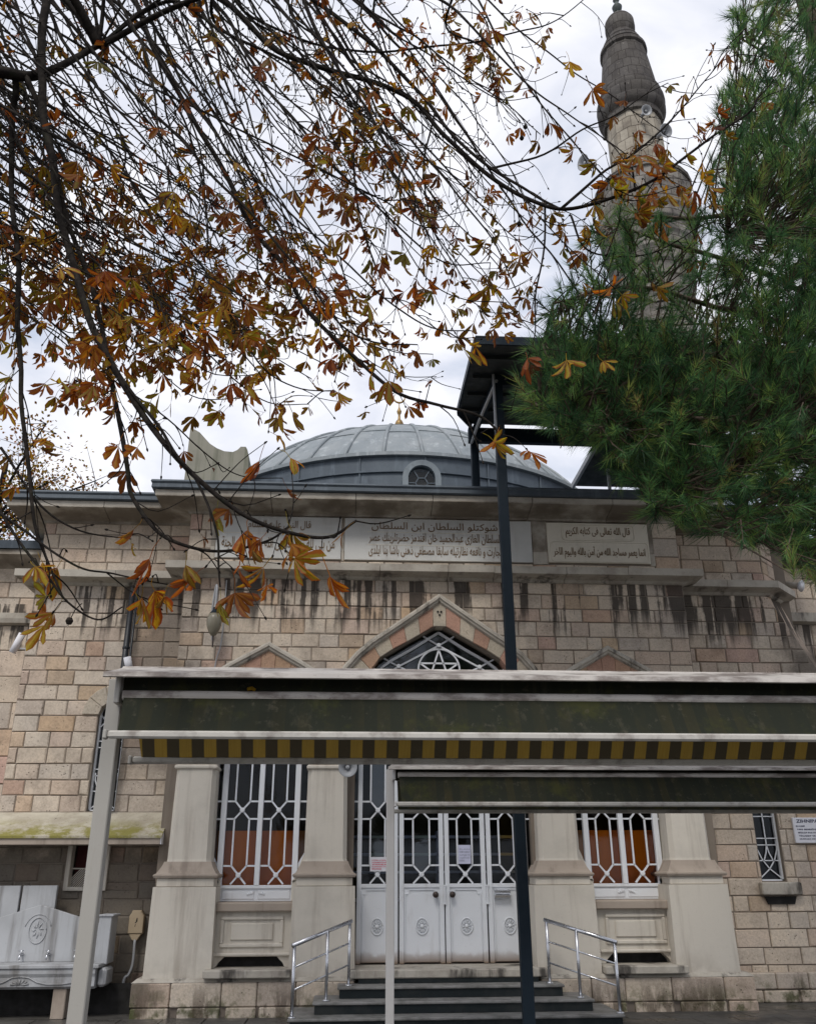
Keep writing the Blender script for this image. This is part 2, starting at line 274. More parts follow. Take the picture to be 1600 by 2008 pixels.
def leafmat(name, obj):
    t = NT(name); rn = t.rnd() if obj else t.attr('tone'); ed = t.attr('edge')
    rim = t.ramp(rn, [(0, (0.13, 0.032, 0.010)), (0.18, (0.24, 0.065, 0.012)), (0.34, (0.085, 0.030, 0.012)), (0.48, (0.30, 0.10, 0.014)), (0.62, (0.12, 0.10, 0.018)), (0.75, (0.22, 0.050, 0.012)), (0.88, (0.10, 0.040, 0.014)), (1, (0.34, 0.16, 0.016))])
    mid = t.ramp(rn, [(0, (0.17, 0.050, 0.012)), (0.18, (0.29, 0.14, 0.018)), (0.34, (0.11, 0.040, 0.012)), (0.48, (0.22, 0.19, 0.02)), (0.62, (0.13, 0.16, 0.02)), (0.75, (0.34, 0.23, 0.02)), (0.88, (0.12, 0.09, 0.016)), (1, (0.38, 0.28, 0.025))])
    if obj: rim = t.mix(1.0, rim, (1.12, 1.05, 1.0), 'MULTIPLY'); mid = t.mix(1.0, mid, (1.25, 1.2, 1.0), 'MULTIPLY')
    k = t.math('ADD', ed, t.math('MULTIPLY', t.math('SUBTRACT', t.noise(14, 4, 0.6), 0.5), 1.3)); c = t.mix(t.step(k, 0.30, 0.75), mid, rim)
    c = t.mix(t.math('MULTIPLY', t.step(t.noise(40, 4, 0.65), 0.58, 0.72), 0.5), c, (0.07, 0.03, 0.012))
    if not obj: c = t.mix(1.0, c, (0.80, 0.72, 0.8), 'MULTIPLY')
    t.color(c, 0.6, 0.3); t.bump(t.noise(50, 3), 0.2, 0.004)
    tl = t.n('ShaderNodeBsdfTranslucent'); t.L.new(t.mix(1.0, c, (1.75, 1.4, 0.8), 'MULTIPLY'), tl.inputs[0]); ms = t.n('ShaderNodeMixShader'); ms.inputs[0].default_value = 0.52
    t.L.new(t.b.outputs[0], ms.inputs[1]); t.L.new(tl.outputs[0], ms.inputs[2]); t.L.new(ms.outputs[0], t.o.inputs[0]); return t.m
M['leaf'] = leafmat('autumn_leaf', True); M['leafmass'] = leafmat('autumn_foliage', False)
t = NT('dark_bark'); c = t.mix(t.step(t.noise(18, 6, 0.65), 0.4, 0.7), (0.011, 0.009, 0.008), (0.030, 0.025, 0.021)); c = t.mix(t.math('MULTIPLY', t.step(t.noise(6, 5), 0.55, 0.7), 0.4), c, (0.022, 0.026, 0.014))
t.color(c, 0.9, 0.1); t.bump(t.noise(60, 5), 0.4, 0.006); M['bark'] = t.m
t = NT('pine_bark'); c = t.mix(t.step(t.noise(14, 6, 0.65), 0.4, 0.7), (0.07, 0.05, 0.038), (0.13, 0.10, 0.08)); t.color(c, 0.9, 0.2); t.bump(t.noise(40, 5), 0.5, 0.01); M['pinebark'] = t.m
t = NT('pine_needle'); c = t.ramp(t.attr('tone'), [(0, (0.026, 0.068, 0.030)), (0.4, (0.068, 0.160, 0.060)), (0.7, (0.145, 0.27, 0.075)), (0.93, (0.27, 0.36, 0.085)), (1.0, (0.24, 0.18, 0.07))]); t.color(c, 0.55, 0.35)
tl = t.n('ShaderNodeBsdfTranslucent'); t.L.new(c, tl.inputs[0]); ms = t.n('ShaderNodeMixShader'); ms.inputs[0].default_value = 0.5; t.L.new(t.b.outputs[0], ms.inputs[1]); t.L.new(tl.outputs[0], ms.inputs[2]); t.L.new(ms.outputs[0], t.o.inputs[0]); M['needle'] = t.m

# ------------------------------------------------------------------ mesh helpers
def tag(o, label=None, cat=None, group=None, kind=None):
    for k, v in (('label', label), ('category', cat), ('group', group), ('kind', kind)):
        if v: o[k] = v
    return o
def thing(name, loc, label, cat, group=None):
    o = bpy.data.objects.new(name, None); COL.objects.link(o); o.location = loc; o.empty_display_size = 0.2
    o['_o'] = list(loc); return tag(o, label, cat, group)
def org(o):
    while o is not None:
        if '_o' in o: return Vector(o['_o'])
        o = o.parent
    return Vector((0, 0, 0))
class MB:
    def __init__(s): s.v, s.f, s.t, s.e, s.tone = [], [], [], [], None
    def add(s, vs, fs, tone=None, edge=None):
        b = len(s.v); s.v += [tuple(p) for p in vs]; s.f += [tuple(i+b for i in q) for q in fs]
        s.t += [0.5 if tone is None else tone]*len(vs); s.e += (edge or [0.0]*len(vs)); return s
    def box(s, x0, x1, y0, y1, z0, z1, bev=0.0, tone=None):
        if bev <= 0:
            return s.add([(x0,y0,z0),(x1,y0,z0),(x1,y1,z0),(x0,y1,z0),(x0,y0,z1),(x1,y0,z1),(x1,y1,z1),(x0,y1,z1)],
                  [(3,2,1,0),(4,5,6,7),(0,1,5,4),(1,2,6,5),(2,3,7,6),(3,0,4,7)], tone)
        b = min(bev, (x1-x0)/2.2, (y1-y0)/2.2, (z1-z0)/2.2); ring = lambda x0,x1,y0,y1,z,c: [(x0+c,y0,z),(x1-c,y0,z),(x1,y0+c,z),(x1,y1-c,z),(x1-c,y1,z),(x0+c,y1,z),(x0,y1-c,z),(x0,y0+c,z)]
        vs = ring(x0+b,x1-b,y0+b,y1-b,z0,b*.5)+ring(x0,x1,y0,y1,z0+b,b)+ring(x0,x1,y0,y1,z1-b,b)+ring(x0+b,x1-b,y0+b,y1-b,z1,b*.5)
        fs = [tuple(range(7,-1,-1)), tuple(range(24,32))]
        for k in range(3):
            for i in range(8): j=(i+1)%8; fs.append((k*8+i,k*8+j,k*8+8+j,k*8+8+i))
        return s.add(vs, fs, tone)
    def bar(s, a, b, w, h, upv=(0,0,1)):
        a, b = Vector(a), Vector(b); d = (b-a).normalized(); u = Vector(upv); r = d.cross(u)
        if r.length < 1e-4: u = Vector((0,1,0)); r = d.cross(u)
        r.normalize(); u = r.cross(d); r *= w/2; u *= h/2
        return s.add([a-r-u,a+r-u,a+r+u,a-r+u,b-r-u,b+r-u,b+r+u,b-r+u],[(0,1,2,3),(7,6,5,4),(4,5,1,0),(5,6,2,1),(6,7,3,2),(7,4,0,3)])
    def tube(s, pts, rad, n=8, cap=True, tone=None):
        pts = [Vector(p) for p in pts]; m = len(pts); R = rad if isinstance(rad,(list,tuple)) else [rad]*m
        vs, fs = [], []; prev = None
        for i, p in enumerate(pts):
            d = (pts[min(i+1,m-1)]-pts[max(i-1,0)])
            d = d.normalized() if d.length > 1e-9 else Vector((0,0,1))
            if prev is None:
                a = Vector((0,0,1)) if abs(d.z) < .9 else Vector((1,0,0)); u = d.cross(a).normalized()
            else:
                u = prev - d*prev.dot(d); u = u.normalized() if u.length > 1e-6 else d.orthogonal().normalized()
            prev = u; w = d.cross(u)
            vs += [p+(u*math.cos(2*math.pi*k/n)+w*math.sin(2*math.pi*k/n))*R[i] for k in range(n)]
        for i in range(m-1):
            for k in range(n): q=(k+1)%n; fs.append((i*n+k,i*n+q,i*n+n+q,i*n+n+k))
        if cap: fs.append(tuple(range(n-1,-1,-1))); fs.append(tuple(range((m-1)*n,m*n)))
        return s.add(vs, fs, tone)
    def lathe(s, prof, c, n=32, axis=None):
        """profile (radius, height) turned about an axis through c"""
        M3 = Matrix.Identity(3) if axis is None else Vector((0,0,1)).rotation_difference(Vector(axis)).to_matrix()
        c = Vector(c); vs, fs = [], []
        for r, z in prof: vs += [c+M3@Vector((r*math.cos(2*math.pi*k/n), r*math.sin(2*math.pi*k/n), z)) for k in range(n)]
        for i in range(len(prof)-1):
            for k in range(n): q=(k+1)%n; fs.append((i*n+k,i*n+q,i*n+n+q,i*n+n+k))
        if prof[0][0] > 1e-6: fs.append(tuple(range(n-1,-1,-1)))
        if prof[-1][0] > 1e-6: fs.append(tuple(range((len(prof)-1)*n,len(prof)*n)))
        return s.add(vs, fs)
    def prism(s, poly, fr, d0, d1, bev=0.0, jit=0.0, tone=None):
        """convex polygon (u,z) in a wall frame; d is distance out of the wall face"""
        n = len(poly); cu = sum(p[0] for p in poly)/n; cz = sum(p[1] for p in poly)/n
        J = lambda: random.uniform(-jit, jit)
        def ins(p, b):
            du, dz = cu-p[0], cz-p[1]; l = math.hypot(du, dz) or 1
            return (p[0]+du/l*b*1.4, p[1]+dz/l*b*1.4)
        rings = [[fr(p[0],p[1],d0) for p in poly]]
        if bev > 0:
            rings.append([fr(p[0]+J()*.5,p[1]+J()*.5,d1-bev) for p in poly]); rings.append([fr(*(q+(d1+J()*.4,))) for q in [tuple(a+J() for a in ins(p,bev)) for p in poly]])
        else: rings.append([fr(p[0],p[1],d1) for p in poly])
        vs = sum(rings, []); fs = [tuple(range(n)), tuple(range(len(vs)-1,len(vs)-n-1,-1))]
        for k in range(len(rings)-1):
            for i in range(n): j=(i+1)%n; fs.append((k*n+j,k*n+i,k*n+n+i,k*n+n+j))
        return s.add(vs, fs, tone)
    def build(s, name, mat, parent=None, smooth=False):
        o0 = org(parent); me = bpy.data.meshes.new(name)
        me.from_pydata([(x-o0.x,y-o0.y,z-o0.z) for x,y,z in s.v], [], s.f)
        a = me.attributes.new('tone','FLOAT','POINT'); a.data.foreach_set('value', s.t)
        if any(s.e): a = me.attributes.new('edge','FLOAT','POINT'); a.data.foreach_set('value', s.e)
        me.materials.append(M[mat] if isinstance(mat,str) else mat)
        if smooth: me.polygons.foreach_set('use_smooth', [True]*len(me.polygons))
        me.update(); o = bpy.data.objects.new(name, me); COL.objects.link(o)
        if parent is not None: o.parent = parent
        return o
def smooth_by_angle(o, deg=35):
    me = o.data; me.polygons.foreach_set('use_smooth', [True]*len(me.polygons)); me.set_sharp_from_angle(angle=math.radians(deg)); return o
def sweep(mb, path, prof):
    """cornice: path in plan, profile (projection, z); outward is to the right of travel"""
    m = len(path); nr = []
    for i in range(m):
        ds = []
        for a, b in ((i-1,i),(i,i+1)):
            if a >= 0 and b < m:
                d = Vector((path[b][0]-path[a][0], path[b][1]-path[a][1])).normalized(); ds.append(Vector((d.y,-d.x)))
        v = ds[0] if len(ds)==1 else (ds[0]+ds[1]).normalized(); k = 1.0 if len(ds)==1 else 1/max(.3,v.dot(ds[0])); nr.append(v*k)
    vs = [(path[i][0]+nr[i].x*o, path[i][1]+nr[i].y*o, z) for i in range(m) for o, z in prof]; n = len(prof); fs = []
    for i in range(m-1):
        for k in range(n): q=(k+1)%n; fs.append((i*n+k,i*n+q,i*n+n+q,i*n+n+k))
    fs += [tuple(range(n-1,-1,-1)), tuple(range((m-1)*n,m*n))]
    mb.add(vs, fs); return mb
def sweep_blocks(name, mat, par, path, prof, step):
    m = len(path); D = [Vector((path[i+1][0]-path[i][0], path[i+1][1]-path[i][1])) for i in range(m-1)]
    nm = [Vector((d.y,-d.x)).normalized() for d in D]
    def cn_(i):
        if i == 0: return nm[0]
        if i == m-1: return nm[-1]
        v = (nm[i-1]+nm[i]).normalized(); return v/max(.3, v.dot(nm[i]))
    for i in range(m-1):
        L_ = D[i].length; k = max(1, round(L_/step)); ts = [0]+[(j+random.uniform(-.15,.15))/k for j in range(1,k)]+[1]
        for j in range(k):
            b = MB(); n = len(prof); vs = []; dz = random.uniform(-.003,.003); do = random.uniform(-.004,.004)
            for e_, t_ in ((0,ts[j]),(1,ts[j+1])):
                end = (e_ == 0 and j == 0) or (e_ == 1 and j == k-1); nn = cn_(i+e_) if end else nm[i]
                q = Vector(path[i])+D[i]*t_+(Vector((0,0)) if end else D[i].normalized()*(.004 if e_ == 0 else -.004))
                vs += [(q.x+nn.x*(o+do*(o>0)), q.y+nn.y*(o+do*(o>0)), z+dz) for o, z in prof]
            b.add(vs, [(a,(a+1)%n,n+(a+1)%n,n+a) for a in range(n)]+[tuple(range(n-1,-1,-1)), tuple(range(n,2*n))]); b.build(name, mat, par)
def catmull(pts, k=6):
    pts = [Vector(p) for p in pts]; out = []
    q = [pts[0]*2-pts[1]]+pts+[pts[-1]*2-pts[-2]]
    for i in range(1, len(q)-2):
        for j in range(k):
            t = j/k; a,b,c,d = q[i-1],q[i],q[i+1],q[i+2]
            out.append(.5*((2*b)+(c-a)*t+(2*a-5*b+4*c-d)*t*t+(3*b-a-3*c+d)*t**3))
    out.append(pts[-1]); return out
def frame(o, u):
    """wall frame: o = plan origin, u = plan direction to the right, d = out towards the viewer"""
    o = Vector((o[0],o[1],0)); u = Vector((u[0],u[1],0)).normalized(); n = Vector((u.y,-u.x,0))
    return lambda a, z, d: o+u*a+n*d+Vector((0,0,z))
# convex clipping
def clip(poly, a, b, keep_left):
    outp = []; n = len(poly); f = lambda p: ((b[0]-a[0])*(p[1]-a[1])-(b[1]-a[1])*(p[0]-a[0]))*(1 if keep_left else -1)
    for i in range(n):
        p, q = poly[i], poly[(i+1)%n]; fp, fq = f(p), f(q)
        if fp >= 0: outp.append(p)
        if fp*fq < 0: t = fp/(fp-fq); outp.append((p[0]+(q[0]-p[0])*t, p[1]+(q[1]-p[1])*t))
    return outp
def area(p): return abs(sum(p[i][0]*p[(i+1)%len(p)][1]-p[(i+1)%len(p)][0]*p[i][1] for i in range(len(p))))/2
def subtract(poly, hole):
    """convex poly minus convex ccw hole -> convex pieces"""
    res, rest = [], poly
    for i in range(len(hole)):
        a, b = hole[i], hole[(i+1)%len(hole)]; o_ = clip(rest, a, b, False)
        if len(o_) > 2 and area(o_) > 1e-4: res.append(o_)
        rest = clip(rest, a, b, True)
        if len(rest) < 3: return res if len(rest) < 3 and res else [poly] if not res else res
    return res
def overlaps(poly, hole):
    r = poly
    for i in range(len(hole)):
        r = clip(r, hole[i], hole[(i+1)%len(hole)], True)
        if len(r) < 3: return False
    return area(r) > 1e-5
STONES = []     # (projected size, polygon, frame, parent wall, tone, proud)
def courses(z0, z1, h):
    n = max(1, round((z1-z0)/h)); zs = [z0]; k = (z1-z0)/n
    for i in range(1, n): zs.append(z0+k*i+random.uniform(-.012,.012))
    return zs+[z1]
def masonry(parent, fr, u0, u1, z0, z1, holes=(), h=0.218, ln=(0.22,0.54), joint=0.013, back_holes=None, depth=0.3, name='wall', tone=None, cut=None):
    bm = MB(); rect = [(u0,z0),(u1,z0),(u1,z1),(u0,z1)]; pcs = [rect]
    if cut: pcs = [cut]
    for hl in (back_holes if back_holes is not None else holes):
        pcs = [q for p in pcs for q in (subtract(p, hl) if overlaps(p, hl) else [p])]
    for p in pcs: bm.prism(p, fr, -depth, -0.012)
    wo = bm.build(name, 'mortar', parent)
    zs = courses(z0, z1, h); off = 0
    for r in range(len(zs)-1):
        a, b = zs[r]+joint/2, zs[r+1]-joint/2; x = u0 - random.uniform(0, .3)*(r > -1)
        while x < u1-0.05:
            l = random.uniform(*ln)
            if u1-(x+l) < .16: l = u1-x
            e0, e1 = max(x, u0), min(x+l, u1)
            x += l
            if e1-e0 < .05: continue
            p0 = [(e0+joint/2,a),(e1-joint/2,a),(e1-joint/2,b),(e0+joint/2,b)]
            if cut:
                for i in range(len(cut)): p0 = clip(p0, cut[i], cut[(i+1)%len(cut)], True) if len(p0) > 2 else p0
                if len(p0) < 3 or area(p0) < .002: continue
            ps = [p0]
            for hl in holes:
                if callable(hl):
                    sp = hl(a, b)
                    if sp: ps = [q for p in ps for q in ((clip(p,(sp[0],0),(sp[0],9),True) if min(v[0] for v in p) < sp[0] else []), (clip(p,(sp[1],0),(sp[1],9),False) if max(v[0] for v in p) > sp[1] else [])) if len(q) > 2 and area(q) > .003]
                else: ps = [q for p in ps for q in (subtract(p, hl) if overlaps(p, hl) else [p])]
            for p in ps:
                if area(p) < .004: continue
                cu = sum(q[0] for q in p)/len(p); cz = sum(q[1] for q in p)/len(p); X, Yp = px(fr(cu, cz, 0)); sz = area(p)
                vis = -40 < X < 1640 and -40 < Yp < 2030 and not (1345 < Yp < 1490 and X > 215) and not (1500 < Yp < 1585 and X > 770)
                STONES.append((sz if vis else sz*.01, p, fr, wo, random.random()**1.55 if tone is None else tone, random.uniform(-.007,.008)))
    return wo
def flush_stones(thing_, limit=300):
    STONES.sort(key=lambda s: -s[0]); rest = MB()
    for i, (sz, p, fr, wo, tn, pr) in enumerate(STONES):
        if i < limit and sz > .01:
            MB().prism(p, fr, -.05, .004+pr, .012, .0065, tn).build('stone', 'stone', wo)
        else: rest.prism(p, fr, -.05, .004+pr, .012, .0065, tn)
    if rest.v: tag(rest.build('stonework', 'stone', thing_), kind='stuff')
    STONES.clear()

# ------------------------------------------------------------------ ground
g = MB(); g.add([(-400,-400,0),(400,-400,0),(400,800,0),(-400,800,0)], [(0,1,2,3)]); tag(g.build('ground','paving'), kind='structure')
rows = MB()
for j in range(14):
    for i in range(34):
        x0 = -8.4+i*.5+(j%2)*.25; y0 = 5.2+j*.5
        rows.box(x0+.006, x0+.494, y0+.006, y0+.494, .002, .022+random.uniform(-.003,.003), .006, random.random())
tag(rows.build('paving_slabs','paving'), kind='structure')

# ------------------------------------------------------------------ the mosque
FB, FW = 12.6, 13.1                      # front plane of the bay, of the wings
BX0, BX1 = -2.50, 5.05
mosque = thing('mosque', (1.28, 16, 0), 'stone mosque with lead dome, pointed arches and white grille doors', 'mosque')
fb = frame((0, FB), (1, 0)); fwn = frame((0, FW), (1, 0))
C0, CL, CR = 1.285, -1.20, 3.77
def arch_poly(c, apex, prof, hw, zbot):
    """ccw opening: profile is (half width, drop) from the apex"""
    left = [(c-a, apex-d) for a, d in prof]; right = [(c+a, apex-d) for a, d in prof]
    return [(c-hw, zbot), (c+hw, zbot)] + right[::-1] + left[1:]
OUT_C = [(0,0),(.4,.28),(.78,.55),(.99,.69),(1.22,.89),(1.40,1.10),(1.52,1.35),(1.57,1.65),(1.58,1.95)]
IN_C = [(0,0),(.41,.25),(.74,.43),(.88,.53),(.99,.68),(1.08,.86),(1.14,1.06),(1.18,1.32),(1.20,1.60)]
OUT_S = [(0,0),(.30,.17),(.55,.31),(.74,.44),(.86,.58),(.93,.75),(.965,.95),(.975,1.1)]
IN_S = [(0,0),(.22,.12),(.40,.22),(.53,.32),(.60,.44),(.635,.58),(.65,.74),(.655,.86)]
AP_C, AI_C, AP_S, AI_S = 5.48, 5.055, 4.72, 4.32
def scaled(prof, k): return [(a*k, d*k) for a, d in prof]
def shrink(prof, b, drop): return [(max(0,a-b*min(1,a/.3)), d) for a, d in prof], drop
def span_hole(c, ai, prof, m=.03):
    zz = [ai-d for a, d in prof][::-1]; aa = [a for a, d in prof][::-1]
    def f(z0, z1):
        if z0 >= ai: return None
        w_ = float(np.interp(z0, zz, aa))+m; return (c-w_, c+w_)
    return f
def round_span(c, zs, r, zb):
    def f(z0, z1):
        if z1 < zb or z0 >= zs+r: return None
        w_ = r if z0 < zs else math.sqrt(max(0, r*r-(z0-zs)**2)); return (c-w_-.01, c+w_+.01)
    return f
holes = [span_hole(C0, AI_C, IN_C), span_hole(CL, AI_S, IN_S), span_hole(CR, AI_S, IN_S)]
bholes = [arch_poly(C0, AI_C, IN_C, 1.20, 0.3), arch_poly(CL, AI_S, IN_S, .655, 1.15), arch_poly(CR, AI_S, IN_S, .655, 1.15)]
# convexity: openings below the imposts are covered by pilasters, so stones start above
panels = [(-2.09, -.20), (-.15, 2.74), (2.985, 4.585)]
fz = []
for a, b in panels: fz.append([(a-.0, 6.0), (b+.0, 6.0), (b+.0, 6.715), (a-.0, 6.715)])
masonry(mosque, fb, BX0, BX1, 3.40, 5.72, holes, back_holes=bholes, name='wall')
masonry(mosque, fb, BX0, BX1, 5.86, 6.76, fz, h=.3, name='wall', back_holes=[])
# wall core of the bay down to the ground, behind pedestals
for a, b in ((BX0, CL-.66), (CL+.66, C0-1.21), (C0+1.21, CR-.66), (CR+.66, BX1)): MB().prism([(a,0),(b,0),(b,3.40),(a,3.40)], fb, -.3, -.02).build('wall_core','mortar',mosque)
for c in (CL, CR): MB().prism([(c-.66,0),(c+.66,0),(c+.66,1.15),(c-.66,1.15)], fb, -.3, -.02).build('wall_core','mortar',mosque)
for x, sgn in ((BX0, -1), (BX1, 1)):     # returns of the bay
    fr = frame((x, FW), (0, -1)) if sgn < 0 else frame((x, FB), (0, 1))
    masonry(mosque, fr, 0 if sgn < 0 else .035, FW-FB-(.035 if sgn < 0 else 0), 0, 6.76, (), name='wall', depth=.2, ln=(.25,.4))
# wings
lw = arch_poly(-3.45, 4.10, [(0,0),(.10,.02),(.19,.07),(.26,.15),(.31,.25),(.33,.36)], .33, 3.74)
wl_in = [( -3.45-.18, 1.2)]+[(-3.45+.18, 1.2)]+[(-3.45+.18*math.cos(a), 3.79+.18*math.sin(a)) for a in np.linspace(0, math.pi, 9)]
wl_rect = [(-3.64, 1.2), (-3.26, 1.2), (-3.26, 3.80), (-3.64, 3.80)]
smallwin = [(-3.79, 1.43), (-3.25, 1.43), (-3.25, 2.06), (-3.79, 2.06)]
def arch_ring(c, zs, r0, r1, n=9): return [(c+r*math.cos(a), zs+r*math.sin(a)) for r in (r0, r1) for a in np.linspace(0, math.pi, n)]
def round_hole(c, zs, r, zb): return [(c-r, zb), (c+r, zb)]+[(c+r*math.cos(a), zs+r*math.sin(a)) for a in np.linspace(0, math.pi, 9)]
wlo, wro = round_hole(-3.45, 3.79, .19, 2.44), round_hole(6.03, 3.79, .175, 1.50)
wlO, wrO = round_hole(-3.45, 3.76, .40, 3.76), round_hole(6.03, 3.76, .39, 3.76)
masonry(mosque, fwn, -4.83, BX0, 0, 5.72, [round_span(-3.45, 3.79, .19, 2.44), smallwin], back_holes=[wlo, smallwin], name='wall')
masonry(mosque, fwn, -4.83, BX0, 5.86, 6.76, (), name='wall', tone=None)
broach = [(BX1,0),(7.5,0),(7.5,4.0),(6.6,5.72),(BX1,5.72)]
masonry(mosque, fwn, BX1, 7.5, 0, 5.72, [round_span(6.03, 3.79, .175, 1.50)], back_holes=[wro], name='wall', cut=broach)
masonry(mosque, fwn, BX1, 6.60, 5.86, 6.76, (), name='wall')
ch = frame((6.60, FW), (1, 1)); masonry(mosque, ch, .03, .55, 5.86, 6.76, (), name='wall', depth=.2, ln=(.25,.4))
masonry(mosque, ch, .03, .55, 5.0, 5.72, (), name='wall', depth=.2, ln=(.25,.4))
chl = frame((-4.83, 14.2), (0, -1)); masonry(mosque, chl, 0, 1.06, 0, 6.76, (), name='wall', depth=.2, ln=(.3,.55))
br = MB(); br.add([fwn(7.5,4.0,-.01), fwn(6.6,5.72,-.01), ch(.55,5.72,0), fwn(7.5,4.0,-.9)], [(0,1,2),(0,2,3),(0,3,1),(1,3,2)]); br.build('broach_stop', 'stone', mosque)
# plinth of the right wing, side walls, back
for q in ((-4.83,-4.6,14.2,29.74),(6.95,7.2,13.55,29.74),(-4.83,7.2,29.75,30)): MB().box(*q,0,6.9).build('outer_wall','mortar',mosque)
# annexes at both sides
an = frame((0, 14.2), (1, 0))
masonry(mosque, an, -9.5, -4.85, 0, 5.36, (), h=.42, ln=(.6,1.1), name='annex_wall'); masonry(mosque, an, -9.5, -4.85, 5.54, 6.36, (), h=.27, name='annex_wall')
masonry(mosque, an, 7.15, 11.5, 0, 5.55, (), h=.36, ln=(.5,.9), name='annex_wall'); masonry(mosque, an, 7.15, 11.5, 5.72, 6.6, (), h=.27, name='annex_wall')
M['ornament'] = plaster_mat('mossy_grey_stone', (0.30, 0.29, 0.24), (0.10, 0.11, 0.07), 0.7)
for pth, pr in (([(-9.5,14.2),(-4.84,14.2)],[(0,5.36),(.10,5.38),(.12,5.45),(.12,5.54),(0,5.56)]),([(-9.5,14.2),(-4.84,14.2)],[(0,6.32),(.1,6.36),(.34,6.46),(.36,6.46),(.36,6.54),(0,6.56)]),([(7.1,14.2),(11.5,14.2)],[(0,5.55),(.14,5.57),(.16,5.72),(0,5.74)]),([(7.1,14.2),(11.5,14.2)],[(0,6.56),(.3,6.66),(.32,6.76),(0,6.78)])):
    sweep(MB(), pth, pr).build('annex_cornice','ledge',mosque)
for pth, pr in (([(-9.5,14.2),(-4.84,14.2)],[(-5,6.56),(.40,6.55),(.42,6.68),(-5,6.72)]),([(7.1,14.2),(11.5,14.2)],[(-5,6.78),(.36,6.77),(.38,6.9),(-5,6.94)])): sweep(MB(), pth, pr).build('annex_roof','lead',mosque)

CP = [(-4.83,16),(-4.83,FW),(BX0,FW),(BX0,FB),(BX1,FB),(BX1,FW),(6.60,FW),(6.99,FW+.39),(6.99,16)]
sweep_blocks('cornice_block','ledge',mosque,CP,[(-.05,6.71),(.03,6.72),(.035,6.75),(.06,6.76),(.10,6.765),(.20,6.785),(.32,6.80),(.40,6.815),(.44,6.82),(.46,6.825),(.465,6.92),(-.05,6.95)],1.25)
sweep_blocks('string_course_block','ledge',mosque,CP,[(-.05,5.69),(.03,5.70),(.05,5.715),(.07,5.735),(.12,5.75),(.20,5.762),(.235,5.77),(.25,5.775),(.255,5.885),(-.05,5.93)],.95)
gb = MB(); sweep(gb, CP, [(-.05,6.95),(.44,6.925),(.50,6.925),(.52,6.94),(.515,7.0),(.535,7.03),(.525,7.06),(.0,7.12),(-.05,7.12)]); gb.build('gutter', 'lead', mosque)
rb = MB(); rb.add([(-4.9,12.66,7.08),(7,12.66,7.08),(7,30,7.5),(-4.9,30,7.5)], [(0,1,2,3)]); rb.build('roof', 'lead', mosque); MB().box(-2.45,5.0,12.2,12.9,6.96,7.09).build('roof','lead',mosque)
# joints and drip notches are real gaps along the ledge: thin proud blocks
# dome
DX, DY, DR, DZ, DH = 1.20, 22.0, 5.33, 9.86, 2.64
dome_rad = (DR*DR+DH*DH)/(2*DH); dcz = DZ+DH-dome_rad
def dome_pt(phi, r, off=0.0):
    z = dcz+math.sqrt(max(0, dome_rad**2-r*r)); n = Vector((r*math.sin(phi), -r*math.cos(phi), z-dcz)).normalized()
    return Vector((DX+r*math.sin(phi), DY-r*math.cos(phi), z))+n*off
db = MB(); prof = [(DR+.06, DZ-.03-DZ), (DR+.06, .02)]
prof = [(DR+.07, DZ-.05), (DR+.07, DZ+.03), (DR, DZ+.03)]+[(r, dcz+math.sqrt(dome_rad**2-r*r)) for r in np.linspace(DR, .02, 26)]
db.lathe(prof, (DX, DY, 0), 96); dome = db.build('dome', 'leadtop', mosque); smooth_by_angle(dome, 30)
NR = 40
for k in range(NR):
    phi = 2*math.pi*k/NR+.04
    if abs(math.remainder(phi, 2*math.pi)) > 1.7: continue
    MB().tube([dome_pt(phi, r, .012) for r in np.linspace(DR, .25, 22)], .042, 6).build('rib', 'leadtop', dome, True)
sm = MB()
for k in range(NR):
    p0 = 2*math.pi*k/NR+.04; p1 = p0+2*math.pi/NR
    for r in ([4.35, 3.1] if k%2 else [4.2, 2.95]): sm.tube([dome_pt(p0+(p1-p0)*q/3, r, .004) for q in range(4)], .02, 5)
tag(sm.build('sheet_seam', 'leadtop', dome), kind='stuff')
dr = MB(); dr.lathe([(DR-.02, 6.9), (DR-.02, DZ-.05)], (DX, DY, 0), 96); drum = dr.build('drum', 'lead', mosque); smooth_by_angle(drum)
sm = MB()
for k in range(24):
    a = 2*math.pi*k/24+.05; c_, s_ = math.sin(a), -math.cos(a); sm.box(DX+DR*c_-.014, DX+DR*c_+.014, DY+DR*s_-.014, DY+DR*s_+.014, 7, DZ-.06)
sm.lathe([(DR, 9.42), (DR+.03, 9.43), (DR+.03, 9.46), (DR, 9.47)], (DX, DY, 0), 96); tag(sm.build('drum_seam', 'lead', drum), kind='stuff')
fi = MB(); fz0 = 12.42
fi.lathe([(.16,0),(.20,.08),(.10,.16),(.05,.22),(.05,.30),(.14,.40),(.20,.52),(.14,.66),(.05,.74),(.04,.84),(.10,.92),(.13,1.0),(.09,1.10),(.04,1.16),(.03,1.30),(.06,1.36),(.07,1.42),(.04,1.48),(.015,1.56),(.012,1.72)], (DX, DY, fz0), 16)
fi.tube([(DX+.16*math.sin(a), DY, fz0+1.86-.16*math.cos(a)) for a in np.linspace(-2.4, 2.4, 14)], [.006+.022*math.cos(a/1.6) if abs(a)<2.4 else .006 for a in np.linspace(-2.4,2.4,14)], 6)
fin = fi.build('dome_finial', 'gold', mosque, True)
